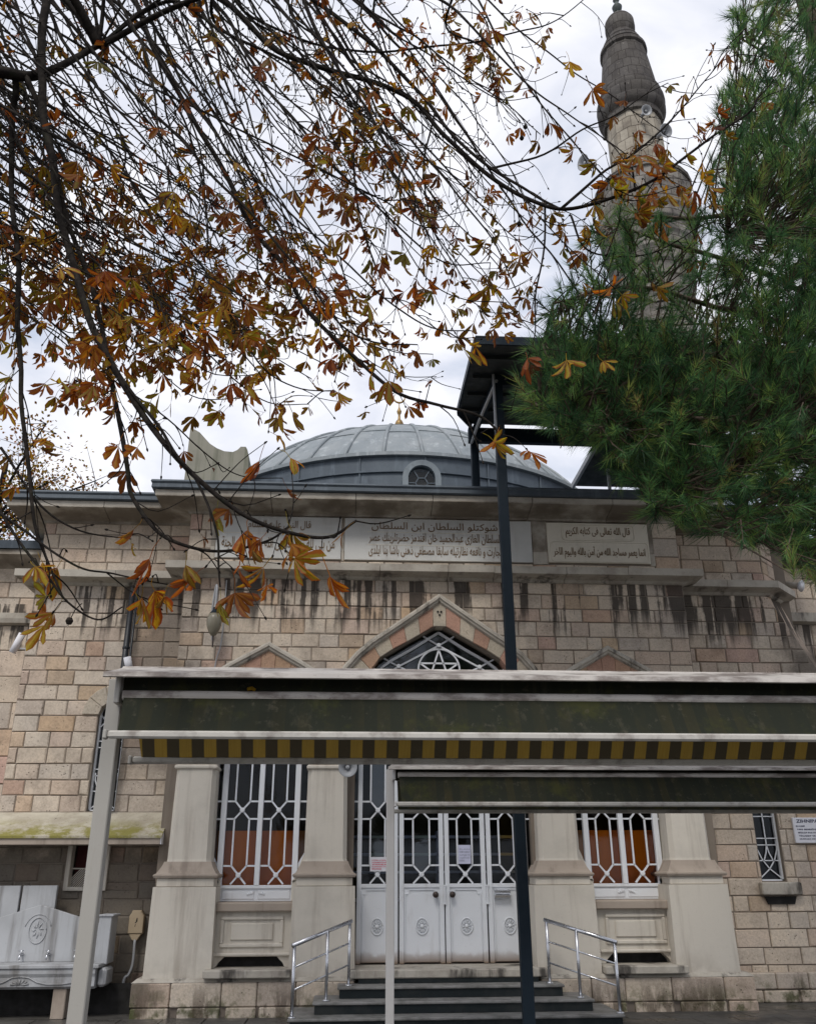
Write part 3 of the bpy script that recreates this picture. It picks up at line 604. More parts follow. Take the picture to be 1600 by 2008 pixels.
# dormer on the drum
q = P(826, 938, DY-DR-.1); ddz = 9.22; dm = MB()
arc = lambda r, n=13: [(r*math.cos(a), r*math.sin(a)) for a in np.linspace(math.pi, 0, n)]
dmx, dmy, dmz = q.x, q.y-.05, q.z-.05
ro, ri = .40, .28
for i in range(12):
    a, b = arc(ro)[i], arc(ro)[i+1]; c_, d_ = arc(ri)[i], arc(ri)[i+1]
    f_ = lambda p, yy: (dmx+p[0], yy, dmz+p[1])
    dm.add([f_(a,dmy-.12),f_(b,dmy-.12),f_(d_,dmy-.12),f_(c_,dmy-.12),f_(a,dmy+.5),f_(b,dmy+.5),f_(d_,dmy+.5),f_(c_,dmy+.5)], [(0,1,2,3),(7,6,5,4),(0,4,5,1),(1,5,6,2),(2,6,7,3),(3,7,4,0)])
for s_ in (-1, 1): dm.box(min(dmx+s_*ri,dmx+s_*ro), max(dmx+s_*ri,dmx+s_*ro), dmy-.12, dmy+.5, dmz-1.0, dmz)
M['dormer'] = lead('dormer_lead', (0.12, 0.145, 0.165), (0.17, 0.195, 0.21)); dor = dm.build('dormer', 'dormer', mosque)
gp = MB(); gp.add([(dmx+p[0], dmy-.02, dmz+p[1]) for p in arc(ri)]+[(dmx+ri,dmy-.02,dmz-.9),(dmx-ri,dmy-.02,dmz-.9)], [tuple(range(15))]); gp.build('pane', 'gl_clear', dor)
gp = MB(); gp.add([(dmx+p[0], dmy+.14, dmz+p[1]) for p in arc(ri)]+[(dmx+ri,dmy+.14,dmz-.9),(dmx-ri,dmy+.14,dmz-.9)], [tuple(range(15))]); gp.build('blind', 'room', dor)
gl = MB()
hexr = .13
for k in range(6):
    a0, a1 = math.pi/3*k, math.pi/3*(k+1); gl.bar((dmx+hexr*math.cos(a0),dmy-.04,dmz-.1+hexr*math.sin(a0)), (dmx+hexr*math.cos(a1),dmy-.04,dmz-.1+hexr*math.sin(a1)), .02, .02); gl.bar((dmx+hexr*math.cos(a0),dmy-.04,dmz-.1+hexr*math.sin(a0)), (dmx+.33*math.cos(a0),dmy-.04,dmz-.1+.33*math.sin(a0)), .02, .02)
gl.build('glazing_bar', 'lead', dor)
# corner ornament on the roof
ob = MB(); pts = [(-2.74,7.02),(-1.74,7.02),(-1.74,7.90),(-1.77,8.02),(-1.80,8.07),(-1.88,8.07),(-1.93,8.01),(-2.0,7.97),(-2.14,7.98),(-2.26,8.03),(-2.38,8.11),(-2.48,8.22),(-2.56,8.31),(-2.64,8.36),(-2.72,8.38)]
n_ = len(pts); ob.add([(x,12.95,z) for x,z in pts]+[(x,13.30,z) for x,z in pts], [tuple(range(n_)), tuple(range(2*n_-1,n_-1,-1))]+[(i,(i+1)%n_,n_+(i+1)%n_,n_+i) for i in range(n_)])
ob.box(-2.76,-1.70,12.90,13.36,7.28,7.36,.02); ob.build('corner_ornament', 'ornament', mosque)

# arches: hood mould + voussoirs
def arch(c, ap, po, ai, pi_, nv, name):
    o_ = [(c-a, ap-d) for a, d in po][::-1]+[(c+a, ap-d) for a, d in po][1:]; i_ = [(c-a, ai-d) for a, d in pi_][::-1]+[(c+a, ai-d) for a, d in pi_][1:]
    def resample(pl, n):
        L_ = [0]
        for k in range(1, len(pl)): L_.append(L_[-1]+math.dist(pl[k], pl[k-1]))
        return [(float(np.interp(t_, L_, [p[0] for p in pl])), float(np.interp(t_, L_, [p[1] for p in pl]))) for t_ in np.linspace(0, L_[-1], n)]
    e_ = thing_part = bpy.data.objects.new(name, None); COL.objects.link(e_); e_.parent = mosque
    hp = resample(o_, 61); m = len(hp); half = m//2
    nr = []
    for k in range(m):
        a, b = hp[max(0,k-1)], hp[min(m-1,k+1)]; dx, dz = b[0]-a[0], b[1]-a[1]; l = math.hypot(dx,dz); nr.append((dz/l, -dx/l))   # inward normal
    sec = [(-.01,.0),(-.01,.075),(.018,.10),(.05,.10),(.062,.075),(.085,.07),(.095,.05),(.105,.03),(.105,.0)]
    hm = MB(); ns = len(sec)
    vs = [fb(hp[k][0]+nr[k][0]*s_[0], hp[k][1]+nr[k][1]*s_[0], s_[1]-.01) for k in range(m) for s_ in sec]
    hm.add(vs, [(k*ns+j, k*ns+j+1, k*ns+ns+j+1, k*ns+ns+j) for k in range(m-1) for j in range(ns-1)]); hm.build('hood_mould', 'ledge', e_)
    n = nv*2+1; oo = resample([(hp[k][0]+nr[k][0]*.09, hp[k][1]+nr[k][1]*.09) for k in range(m)], n+1); ii = resample(i_, n+1)
    for k in range(n):
        if k == nv:
            poly = [ii[k], (c, ai), ii[k+1], oo[k+1], (c, ap-.10), oo[k]]; poly = [ii[k], ii[k+1], oo[k+1], (c, ap-.12), oo[k]]
        else: poly = [ii[k], ii[k+1], oo[k+1], oo[k]]
        cx_ = sum(p[0] for p in poly)/len(poly); cz_ = sum(p[1] for p in poly)/len(poly)
        poly = [(cx_+(p[0]-cx_)*.985, cz_+(p[1]-cz_)*.985) for p in poly]
        tn = random.uniform(.05,.4) if (k-nv)%2 == 0 else random.uniform(.6,1.0)
        if name == 'side_arch': tn = random.uniform(.6,1.0)
        MB().prism(poly, fb, -.26, .024+random.uniform(-.003,.004), .006, .002, tn).build('voussoir', 'vous', e_)
    return e_
arch(C0, AP_C, OUT_C, AI_C, IN_C, 9, 'portal_arch'); arch(CL, AP_S, OUT_S, AI_S, IN_S, 5, 'side_arch'); arch(CR, AP_S, OUT_S, AI_S, IN_S, 5, 'side_arch')
hl = MB()
for dx_, dz_ in ((-.025, .0), (.025, 0), (0, -.05)): hl.lathe([(.016, 0), (.016, .01)], fb(C0+dx_, 5.22+dz_, .026), 8, (0,-1,0))
hl.build('keystone_hole', 'black', mosque)

# archivolts of the wing windows
def archivolt(c, zs, r0, r1, n):
    for k in range(n):
        a0, a1 = math.pi*k/n+.008, math.pi*(k+1)/n-.008
        poly = [(c+r0*math.cos(a0), zs+r0*math.sin(a0)), (c+r1*math.cos(a0), zs+r1*math.sin(a0)), (c+r1*math.cos((a0+a1)/2), zs+r1*math.sin((a0+a1)/2)), (c+r1*math.cos(a1), zs+r1*math.sin(a1)), (c+r0*math.cos(a1), zs+r0*math.sin(a1))]
        MB().prism(poly, fwn, -.2, .03, .006, .001, random.uniform(.1,.45)).build('voussoir', 'vous', mosque)
archivolt(-3.45, 3.76, .185, .42, 5); archivolt(6.03, 3.76, .175, .40, 5)

# pilasters with pedestals
def pilaster(c, i):
    e_ = bpy.data.objects.new('pilaster', None); COL.objects.link(e_); e_.parent = mosque
    b = MB(); b.add([(c-.41,12.24,.44),(c+.41,12.24,.44),(c+.41,12.95,.44),(c-.41,12.95,.44),(c-.395,12.26,1.47),(c+.395,12.26,1.47),(c+.395,12.95,1.47),(c-.395,12.95,1.47)], [(3,2,1,0),(4,5,6,7),(0,1,5,4),(1,2,6,5),(2,3,7,6),(3,0,4,7)])
    b.build('pedestal', 'plaster', e_)
    b = MB(); b.box(c-.36, c+.36, 12.29, 12.93, 1.472, 1.575, .008); b.build('pedestal_cap', 'plaster', e_)
    lv = [(1.575,.395,.0),(1.60,.41,-.012),(1.615,.405,-.01),(1.63,.375,.02),(1.66,.355,.04),(1.70,.33,.06),(1.74,.31,.075),(1.77,.30,.085)]
    b = MB(); vs, fs = [], []
    for z, hw, o_ in lv: vs += [(c-hw,12.26+o_,z),(c+hw,12.26+o_,z),(c+hw,12.93,z),(c-hw,12.93,z)]
    for k in range(len(lv)-1):
        for j in range(4): q_=(j+1)%4; fs.append((k*4+j,k*4+q_,k*4+4+q_,k*4+4+j))
    fs += [(3,2,1,0), tuple(range(len(vs)-4,len(vs)))]; b.add(vs, fs); b.build('base_moulding', 'plaster2', e_)
    b = MB(); vs, fs = [], []
    def ring(z, hw, y0): ch_ = .05; return [(c-hw+ch_,y0,z),(c+hw-ch_,y0,z),(c+hw,y0+ch_*1.6,z),(c+hw,12.93,z),(c-hw,12.93,z),(c-hw,y0+ch_*1.6,z)]
    R_ = [(1.77,.285,12.355),(1.80,.28,12.36),(2.93,.265,12.38)]
    for z, hw, y0 in R_: vs += ring(z, hw, y0)
    for k in range(len(R_)-1):
        for j in range(6): q_=(j+1)%6; fs.append((k*6+j,k*6+q_,k*6+6+q_,k*6+6+j))
    b.add(vs, fs); b.build('shaft', 'plaster', e_)
    b = MB(); b.box(c-.285,c+.285,12.35,12.9,2.93,2.985,.015); b.box(c-.26,c+.26,12.39,12.9,2.985,3.18,.01); b.box(c-.31,c+.31,12.34,12.9,3.18,3.25,.02); b.box(c-.36,c+.36,12.29,12.9,3.25,3.34,.015); b.box(c-.40,c+.40,12.25,12.9,3.34,3.42,.012)
    b.build('capital', 'plaster', e_); return e_
for i, c in enumerate((-2.06, -.295, 2.815, 4.60)): pilaster(c, i)
# plinth of the bay: big blocks, each its own stone
for a0, a1 in ((-2.585, .12), (2.42, 5.155)):
    plinth = MB().box(a0+.025, a1-.025, 12.2, 12.9, 0, .40).build('plinth','mortar',mosque)
    x = a0
    while x < a1-.05:
        l = random.uniform(.42,.75); l = a1-x if a1-x-l < .25 else l
        MB().box(x+.005, x+l-.005, 12.165+random.uniform(-.004,.004), 12.5, .135, .395, .012, random.random()*.6).build('stone', 'stone', plinth)
        MB().box(x+.005+random.uniform(0,.1), x+l-.005, 12.15+random.uniform(-.005,.005), 12.5, .0, .128, .012, random.random()*.6).build('stone', 'stone', plinth); x += l
    b = MB(); b.add([(a0,12.17,.40),(a1,12.17,.40),(a1,12.9,.40),(a0,12.9,.40),(a0+.05,12.24,.442),(a1-.05,12.24,.442),(a1-.05,12.9,.442),(a0+.05,12.9,.442)], [(3,2,1,0),(4,5,6,7),(0,1,5,4),(1,2,6,5),(2,3,7,6),(3,0,4,7)]); b.build('plinth_top', 'ledge', plinth)
rpl = MB().box(5.16, 7.5, 13.02, 13.2, 0, .345).build('plinth','mortar',mosque)
for z0, z1 in ((.0,.15),(.16,.36)):
    x = 5.16
    while x < 7.45:
        l = random.uniform(.4,.7); MB().box(x+.006, min(7.5,x+l)-.006, 12.97+random.uniform(-.006,.006), 13.15, z0+.002, z1-.003, .014, random.random()*.6).build('stone','stone',rpl); x += l

# window aprons
def apron(c):
    e_ = bpy.data.objects.new('window_apron', None); COL.objects.link(e_); e_.parent = mosque
    MB().box(c-.53, c+.53, 12.10, 12.62, .442, .535, .012).build('sill_slab', 'ledge', e_)
    b = MB(); yf = 12.46; vz0, vz1 = .537, .655
    b.box(c-.50,c-.43,yf,12.9,.536,1.17); b.box(c+.43,c+.50,yf,12.9,.536,1.17); b.box(c-.43,c+.43,yf,12.9,vz1,1.17)
    for s_ in (-1, 1): b.add([(c+s_*.43,yf,vz0),(c+s_*.43,yf,vz1),(c+s_*.33,yf,vz1),(c+s_*.36,yf,vz1-.03),(c+s_*.405,yf,vz1-.07),(c+s_*.43,yf+.2,vz0),(c+s_*.43,yf+.2,vz1),(c+s_*.33,yf+.2,vz1),(c+s_*.36,yf+.2,vz1-.03),(c+s_*.405,yf+.2,vz1-.07)], [(0,1,2,3,4),(2,3,8,7),(3,4,9,8),(4,0,5,9)])
    b.build('apron_wall', 'plaster', e_)
    MB().box(c-.43, c+.43, yf+.14, yf+.2, .53, vz1+.02).build('vent_recess', 'black', e_)
    b = MB(); x0,x1,z0,z1 = c-.40,c+.40,.76,1.12
    for q0,q1 in (((x0,z0),(x1,z0+.045)),((x0,z1-.045),(x1,z1)),((x0,z0+.045),(x0+.045,z1-.045)),((x1-.045,z0+.045),(x1,z1-.045))): b.box(q0[0],q1[0],yf-.028,yf+.01,q0[1],q1[1],.01)
    b.box(c-.27,c+.27,yf-.02,yf+.01,.84,1.04,.012); b.box(c-.50,c+.50,yf-.045,yf+.01,.66,.70,.012); b.build('panel_moulding', 'plaster', e_)
    MB().box(c-.53, c+.53, yf-.09, 12.9, 1.17, 1.285, .018).build('window_ledge', 'plaster2', e_)
    b = MB()
    for s_ in (-1,1):
        b.add([(c+s_*.655,12.60,1.62),(c+s_*.655,12.60,1.96),(c+s_*.47,12.60,1.50),(c+s_*.655,12.82,1.62),(c+s_*.655,12.82,1.96),(c+s_*.47,12.82,1.50)], [(0,1,2),(5,4,3),(1,4,5,2),(0,2,5,3)])
        b.box(min(c+s_*.47,c+s_*.66),max(c+s_*.47,c+s_*.66),12.6,12.9,1.285,1.55,.01)
    b.build('jamb_splay', 'plaster', e_)
for c in (CL, CR): apron(c)

# ---- grilles
GY = 12.74
def node_disc(b, x, z, y, r=.034): b.lathe([(r,-.012),(r,.012),(r*.75,.02),(0,.021)], (x, y-.02, z), 10, (0,-1,0))
def grille_cell(b, xl, xr, z0, z1, y, w=.022):
    """repeat of elongated octagons and crosses between two stiles"""
    c = (xl+xr)/2; hw = (xr-xl)*.235; per = .82; zb = 1.49
    k = 0; z = z0
    while True:
        zn = 1.605+per*k
        if zn-.12 > z1: break
        if zn < z0-.02: k += 1; continue
        lo, hi = zn-.112, min(zn+.115, z1)
        for s_ in (-1,1):
            b.bar((c+s_*hw,y,max(lo,z0)),(c,y,zn),w,w*1.2,(0,1,0)); 
            if zn+.115 <= z1:
                b.bar((c,y,zn),(c+s_*hw,y,zn+.115),w,w*1.2,(0,1,0))
                edge = xl if s_ < 0 else xr
                b.bar((c+s_*hw,y,zn+.115),(edge,y,zn+.115),w,w*1.2,(0,1,0))
                if k > 0: b.bar((c+s_*hw,y,zn-.112),(edge,y,zn-.112),w,w*1.2,(0,1,0))
                top = min(zn+per-.112, z1)
                b.bar((c+s_*hw,y,zn+.115),(c+s_*hw,y,top),w,w*1.2,(0,1,0))
        node_disc(b, c, zn, y); k += 1
def octa_panes(par, xl, xr, z0, z1, y, cols):
    c = (xl+xr)/2; hw = (xr-xl)*.235; per = .82; mid, sd, tri = cols
    def pane(poly, m): MB().add([(p[0],y,p[1]) for p in poly], [tuple(range(len(poly)))]).build('pane', m, par)
    k = 0
    while 1.605+per*k-.12 < z1:
        zn = 1.605+per*k; a, b_ = zn+.115, min(zn+per-.112, z1); nx = zn+per
        if a < z1:
            top = [(c+hw,b_),(c,min(nx,z1)),(c-hw,b_)] if nx < z1 else [(c+hw,b_),(c-hw,b_)]
            pane([(c,zn),(c+hw,a)]+top+[(c-hw,a)], mid)
            pane([(xl,a),(c-hw,a),(c-hw,b_),(xl,b_)], sd); pane([(c+hw,a),(xr,a),(xr,b_),(c+hw,b_)], sd)
        l_ = zn-.112
        pane([(xl,l_),(c-hw,l_),(c,zn),(c-hw,min(a,z1)),(xl,min(a,z1))], tri); pane([(xr,min(a,z1)),(c+hw,min(a,z1)),(c,zn),(c+hw,l_),(xr,l_)], tri)
        if k == 0: pane([(c-hw,l_),(c+hw,l_),(c,zn)], tri)
        k += 1
def window(c, cols):
    e_ = bpy.data.objects.new('window', None); COL.objects.link(e_); e_.parent = mosque
    b = MB(); zt = 3.48
    for x, w_ in ((c-.495,.075),(c,.07),(c+.495,.075)): b.box(x-w_/2,x+w_/2,GY-.05,GY+.03,1.475,zt,.006)
    b.box(c-.53,c+.53,GY-.045,GY+.03,1.44,1.482,.005)
    for s_ in (-1,1):
        b.bar((c+s_*.64,GY,1.90),(c+s_*.64,GY,zt),.03,.05,(0,1,0)); b.bar((c+s_*.64,GY,1.90),(c+s_*.5,GY,1.66),.03,.05,(0,1,0))
        for z in (2.31,2.54,3.13,3.36): b.bar((c+s_*.64,GY,z),(c+s_*.52,GY,z),.022,.03,(0,1,0))
    b.box(c-.65,c+.65,GY-.05,GY+.03,zt,zt+.07,.006); b.build('frame', 'white', e_)
    b = MB()
    for s_ in (-1,1): grille_cell(b, c+min(0,s_*.46)+(.035 if s_>0 else 0), c+max(0,s_*.46)-(.035 if s_<0 else 0), 1.49, zt, GY-.005)
    b.build('grille', 'white', e_)
    for s_ in (-1,1):
        octa_panes(e_, c+(.035 if s_>0 else -.46), c+(.46 if s_>0 else -.035), 1.49, zt, GY+.012, cols)
        for z0,z1 in ((1.72,2.31),(2.31,2.54),(2.54,3.48)): MB().add([(c+s_*.53,GY+.012,z0),(c+s_*.64,GY+.012,z0+(.15 if z0<2 else 0)),(c+s_*.64,GY+.012,z1),(c+s_*.53,GY+.012,z1)],[(0,1,2,3)]).build('pane','gl_blue',e_)
    # white panel under the casements with two carved scrolls
    b = MB(); b.box(c-.50,c+.50,GY-.02,GY+.04,1.287,1.44,.004); b.box(c-.45,c-.02,GY-.03,GY,1.31,1.42,.008); b.box(c+.02,c+.45,GY-.03,GY,1.31,1.42,.008)
    for s_ in (-1,1):
        for k in range(3): b.lathe([(.022-.004*k,0),(.018-.004*k,.014),(0,.016)], (c+s_*(.05+.028*k), GY-.03, 1.395-.012*k), 8, (0,-1,0))
    b.build('lower_panel', 'white', e_)
    # fanlight in the arch head
    b = MB(); top = arch_poly(c, AI_S-.02, [(a*.97,d) for a,d in IN_S], .63, 3.55)[2:]
    for k in range(len(top)-1): b.bar((top[k][0],GY,top[k][1]),(top[k+1][0],GY,top[k+1][1]),.03,.04,(0,1,0))
    for x in (-.32,0,.32): b.bar((c+x,GY,3.55),(c+x*.6,GY,4.25 if x==0 else 4.1),.022,.03,(0,1,0))
    b.build('fanlight_bars', 'white', e_)
    MB().add([(p[0],GY+.012,p[1]) for p in arch_poly(c, AI_S, IN_S, .655, 3.55)], [tuple(range(len(IN_S)*2+1))]).build('pane', 'gl_green', e_)
    return e_
window(CL, ('gl_amber','gl_rose','gl_rose')); window(CR, ('gl_amber','gl_rose','gl_rose'))
# ---- entrance
DYp = 12.77
LEAF = [(.125,.675),(.695,1.295),(1.31,1.865),(1.885,2.445)]
for i, (a, b_) in enumerate(LEAF):
    e_ = bpy.data.objects.new('door_leaf', None); COL.objects.link(e_); e_.parent = mosque
    zt = 3.42 if i in (0,3) else 2.62
    b = MB(); st = .062
    b.box(a,a+st,DYp-.04,DYp+.03,.53,zt,.006); b.box(b_-st,b_,DYp-.04,DYp+.03,.53,zt,.006); b.box(a+st,b_-st,DYp-.038,DYp+.03,1.44,1.49,.005); b.box(a+st,b_-st,DYp-.038,DYp+.03,zt-.05,zt,.005); b.build('frame','white',e_)
    b = MB(); b.box(a+st-.002,b_-st+.002,DYp-.02,DYp+.02,.545,1.44,.003)
    yv = DYp-.027; x0,x1,z0,z1 = a+st+.02,b_-st-.02,.56,1.415      # raised border with notched corners
    for p0,p1 in (((x0+.05,z1),(x1-.05,z1)),((x0,z1-.05),(x0,z0)),((x1,z1-.05),(x1,z0)),((x0,z0),(x1,z0)),((x0,z1-.05),(x0+.035,z1-.05)),((x0+.05,z1),(x0+.05,z1-.03)),((x1,z1-.05),(x1-.035,z1-.05)),((x1-.05,z1),(x1-.05,z1-.03))): b.bar((p0[0],yv,p0[1]),(p1[0],yv,p1[1]),.008,.014,(0,1,0))
    b.build('panel','white',e_)
    b = MB(); c = (a+b_)/2; zr = .972; yv = DYp-.022; n=28
    b.tube([(c+.078*math.cos(t_), yv-.008, zr+.098*math.sin(t_)) for t_ in np.linspace(0,2*math.pi,n)], .0085, 6); b.tube([(c+.052*math.cos(t_), yv-.004, zr+.068*math.sin(t_)) for t_ in np.linspace(0,2*math.pi,n)], .004, 5)
    for k in range(10):
        t_ = 2*math.pi*k/10; b.tube([(c+.026*math.cos(t_),yv-.006,zr+.03*math.sin(t_)),(c+.042*math.cos(t_+.2),yv-.012,zr+.054*math.sin(t_+.2)),(c+.060*math.cos(t_),yv-.004,zr+.078*math.sin(t_))],[.004,.009,.004],5)
    b.lathe([(.028,0),(.026,.012),(.012,.022),(0,.024)], (c,yv,zr), 12, (0,-1,0)); b.build('medallion','white',e_,True)
    b = MB(); grille_cell(b, a+st, b_-st, 1.49, zt-.05, DYp-.01); b.build('grille','white',e_)
    octa_panes(e_, a+st, b_-st, 1.49, zt-.05, DYp+.008, (('gl_green','gl_green','gl_clear','gl_amber')[i],'gl_blue','gl_blue'))
    if i in (1,2):
        kx = 1.175 if i==1 else 1.40
        b = MB(); b.lathe([(.03,0),(.032,.012),(.018,.02),(.016,.04),(.036,.05),(.04,.066),(.03,.08),(0,.084)], (kx,DYp-.035,1.356), 16, (0,-1,0)); b.build('door_knob','bronze',e_,True)
    if i in (2,3):
        xh = a-.008
        b = MB()
        b.tube([(xh,DYp-.05,1.24),(xh,DYp-.05,1.46)],.014,8); b.box(xh-.02,xh+.02,DYp-.065,DYp-.035,1.235,1.255); b.box(xh-.02,xh+.02,DYp-.065,DYp-.035,1.455,1.475); b.build('hinge_cover','white',e_)
lbx = MB(); sec=[(12.745,1.30),(12.70,1.30),(12.665,1.315),(12.645,1.345),(12.645,1.375),(12.665,1.40),(12.70,1.415),(12.745,1.415)]
lbx.add([(1.965,y,z) for y,z in sec]+[(2.175,y,z) for y,z in sec],[tuple(range(8)),tuple(range(15,7,-1))]+[(i,(i+1)%8,8+(i+1)%8,8+i) for i in range(8)])
lb_ = lbx.build('letter_box','steel'); tag(lb_,'small rounded stainless steel letter box on the rightmost white door leaf','letter box')
MB().box(1.98,2.16,12.641,12.65,1.350,1.358).build('slot','black',lb_)
fr_ = bpy.data.objects.new('door_frame', None); COL.objects.link(fr_); fr_.parent = mosque
b = MB(); b.box(.02,.07,12.7,12.8,1.62,3.42,.006); b.box(2.50,2.55,12.7,12.8,1.62,3.42,.006); b.box(.0,2.57,12.7,12.82,3.42,3.52,.008); b.box(.68,1.88,12.7,12.82,2.62,2.70,.008)
for x in (.72,1.30,1.85): b.box(x-.03,x+.03,12.72,12.8,2.70,3.42,.004)
for s_ in (0,1):
    for z in (2.31,2.54,3.13,3.36): b.bar((.07 if s_==0 else 2.50,12.75,z),(.13 if s_==0 else 2.44,12.75,z),.022,.03,(0,1,0))
b.build('mullion','white',fr_)
b = MB()
for xl,xr in ((.75,1.27),(1.33,1.82)): grille_cell(b, xl, xr, 2.72, 3.42, 12.75)
b.build('grille','white',fr_)
for x0,x1,z0,z1 in ((.75,1.27,2.70,3.42),(1.33,1.82,2.70,3.42),(.07,.125,1.7,3.42),(2.445,2.50,1.7,3.42)): MB().add([(x0,12.775,z0),(x1,12.775,z0),(x1,12.775,z1),(x0,12.775,z1)],[(0,1,2,3)]).build('pane','gl_blue',fr_)
MB().box(.06,2.50,12.06,12.95,.43,.525,.012).build('door_sill','ledge',mosque)
# star fanlight over the door
fan = bpy.data.objects.new('fanlight', None); COL.objects.link(fan); fan.parent = mosque
b = MB(); FY = 12.80; ip = [(C0-a*.955, AI_C-.10-d) for a,d in IN_C][::-1]+[(C0+a*.955, AI_C-.10-d) for a,d in IN_C][1:]
for k in range(len(ip)-1): b.bar((ip[k][0],FY,ip[k][1]),(ip[k+1][0],FY,ip[k+1][1]),.035,.05,(0,1,0))
sc_c, sr = (C0, 4.40), .305
b.tube([(sc_c[0]+sr*math.cos(t_),FY-.01,sc_c[1]+sr*math.sin(t_)) for t_ in np.linspace(0,2*math.pi,40)], .014, 6)
st_ = [(sc_c[0]+(sr-.01)*math.sin(4*math.pi*k/5), sc_c[1]+(sr-.01)*math.cos(4*math.pi*k/5)) for k in range(6)]
for k in range(5): b.bar((st_[k][0],FY-.01,st_[k][1]),(st_[k+1][0],FY-.01,st_[k+1][1]),.024,.02,(0,1,0))
# diamond lattice round the star: a second chevron and short ties
ch2 = [(C0-.95,4.20),(C0-.60,4.44),(C0,4.76),(C0+.60,4.44),(C0+.95,4.20)]
for k in range(4): b.bar((ch2[k][0],FY,ch2[k][1]),(ch2[k+1][0],FY,ch2[k+1][1]),.024,.03,(0,1,0))
for s_ in (-1,1):
    for p0,p1 in (((.0,4.76),(.23,4.90)),((.60,4.44),(.82,4.56)),((.60,4.44),(.30,4.30)),((.80,4.30),(.98,4.42)),((.80,4.30),(.55,4.10))): b.bar((C0+s_*p0[0],FY,p0[1]),(C0+s_*p1[0],FY,p1[1]),.022,.03,(0,1,0))
    node_disc(b, C0+s_*.60, 4.44, FY-.01); node_disc(b, C0+s_*.80, 4.31, FY-.01)
node_disc(b, C0, 4.76, FY-.01)
b.bar((C0-1.18,FY,3.75),(C0+1.18,FY,3.75),.03,.04,(0,1,0))
for x in (-.6,0,.6): b.bar((C0+x,FY,3.52),(C0+x,FY,4.10),.024,.03,(0,1,0))
b.build('grille','white',fan)
MB().add([(p[0],FY+.03,p[1]) for p in arch_poly(C0, AI_C, IN_C, 1.2, 3.5)], [tuple(range(len(IN_C)*2+1))]).build('pane','gl_green',fan)
# wing windows
def lancet(c, zb, zs, r, par):
    e_ = bpy.data.objects.new('lancet_window', None); COL.objects.link(e_); e_.parent = mosque
    y = 13.22; b = MB()
    for s_ in (-1,1): b.box(c+s_*(r-.012)-.014,c+s_*(r-.012)+.014,y-.04,y+.02,zb,zs)
    b.tube([(c+(r-.012)*math.cos(t_),y-.01,zs+(r-.012)*math.sin(t_)) for t_ in np.linspace(0,math.pi,14)], .014, 6); b.box(c-r,c+r,y-.04,y+.02,zb,zb+.022); b.build('frame','white',e_)
    b = MB(); z = zb
    wv=.010
    def B(p0,p1): b.bar((c+p0[0],y-.02,p0[1]),(c+p1[0],y-.02,p1[1]),.013,.016,(0,1,0))
    B((-r,zb+.02),(0,zb+.16)); B((r,zb+.02),(0,zb+.16))
    cur=[(0,zb+.16),(.09,zb+.28),(.145,zb+.42),(.15,zb+.52)]
    for s_ in (-1,1):
        for k in range(3): B((s_*cur[k][0],cur[k][1]),(s_*cur[k+1][0],cur[k+1][1]))
        B((s_*.07,zb+.26),(s_*.02,zb+.38)); B((s_*.02,zb+.38),(0,zb+.48))
    for z in (zb+.27,zb+.48,zb+.57,zb+.87,zb+.96,zb+1.3,zb+1.39):
        if z < zs+.02: B((-r,z),(r,z))
    B((0,zb+.48),(0,zs))
    for s_ in (-1,1): B((0,zs-.22),(s_*r,zs)); B((s_*r,zs-.22),(0,zs)); B((0,zs),(s_*r*.7,zs+r*.7))
    b.build('grille','white',e_)
    MB().add([(c-r,y+.01,zb),(c+r,y+.01,zb)]+[(c+r*math.cos(t_),y+.01,zs+r*math.sin(t_)) for t_ in np.linspace(0,math.pi,11)],[tuple(range(13))]).build('pane','gl_blue',e_)
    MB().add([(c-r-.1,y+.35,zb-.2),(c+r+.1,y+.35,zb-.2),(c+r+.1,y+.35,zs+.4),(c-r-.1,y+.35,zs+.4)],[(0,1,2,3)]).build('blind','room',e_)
    return e_
lancet(-3.45, 2.44, 3.79, .19, mosque); e_ = lancet(6.03, 1.50, 3.79, .175, mosque)
MB().box(5.78,6.36,12.98,13.3,1.32,1.485,.014).build('window_sill','ledge',e_)
b = MB(); b.prism([(5.88,1.20),(6.26,1.20),(6.30,1.30),(5.84,1.30)], fwn, -.02, .03, .0); b.build('sill_shadow','black',e_)  # black wedge standing in for the shadow under the sill
# room behind the windows
rm = bpy.data.objects.new('interior', None); COL.objects.link(rm); rm.parent = mosque
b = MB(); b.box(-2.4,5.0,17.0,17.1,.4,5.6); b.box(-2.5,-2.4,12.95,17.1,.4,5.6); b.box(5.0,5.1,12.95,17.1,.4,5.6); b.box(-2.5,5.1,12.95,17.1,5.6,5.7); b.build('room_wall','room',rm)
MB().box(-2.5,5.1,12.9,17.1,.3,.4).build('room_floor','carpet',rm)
for q in ((-1.85,-.55),(3.1,4.45)): MB().box(*q,12.92,12.96,.5,2.17).build('wood_partition','wood',rm)
b = MB()
for z in (1.25,1.62,1.86,2.1): b.box(.0,2.6,13.7,14.0,z,z+.035)
for x in (0,.65,1.3,1.95,2.57): b.box(x,x+.03,13.7,14.0,.4,2.2)
b.build('shoe_shelf','paper',rm)
# inscription panels
def plate(a, b_, z0, z1, mat, d=.03): return MB().prism([(a,z0),(b_,z0),(b_,z1),(a,z1)], fb, -.03, d, .008, 0).build('inscription_panel', mat, mosque)
ip1 = plate(-2.09,-.20,6.02,6.70,'slab'); ip2 = plate(-.15,2.74,6.02,6.70,'slab'); ip3 = plate(2.985,4.585,6.03,6.69,'slab_warm')
for x0,x1 in ((-2.16,-2.10),(-.19,-.16),(2.75,2.975),(4.59,4.66)): MB().prism([(x0,6.0),(x1,6.0),(x1,6.715),(x0,6.715)], fb, -.02, .015, .004).build('frieze_strip','ledge',mosque)
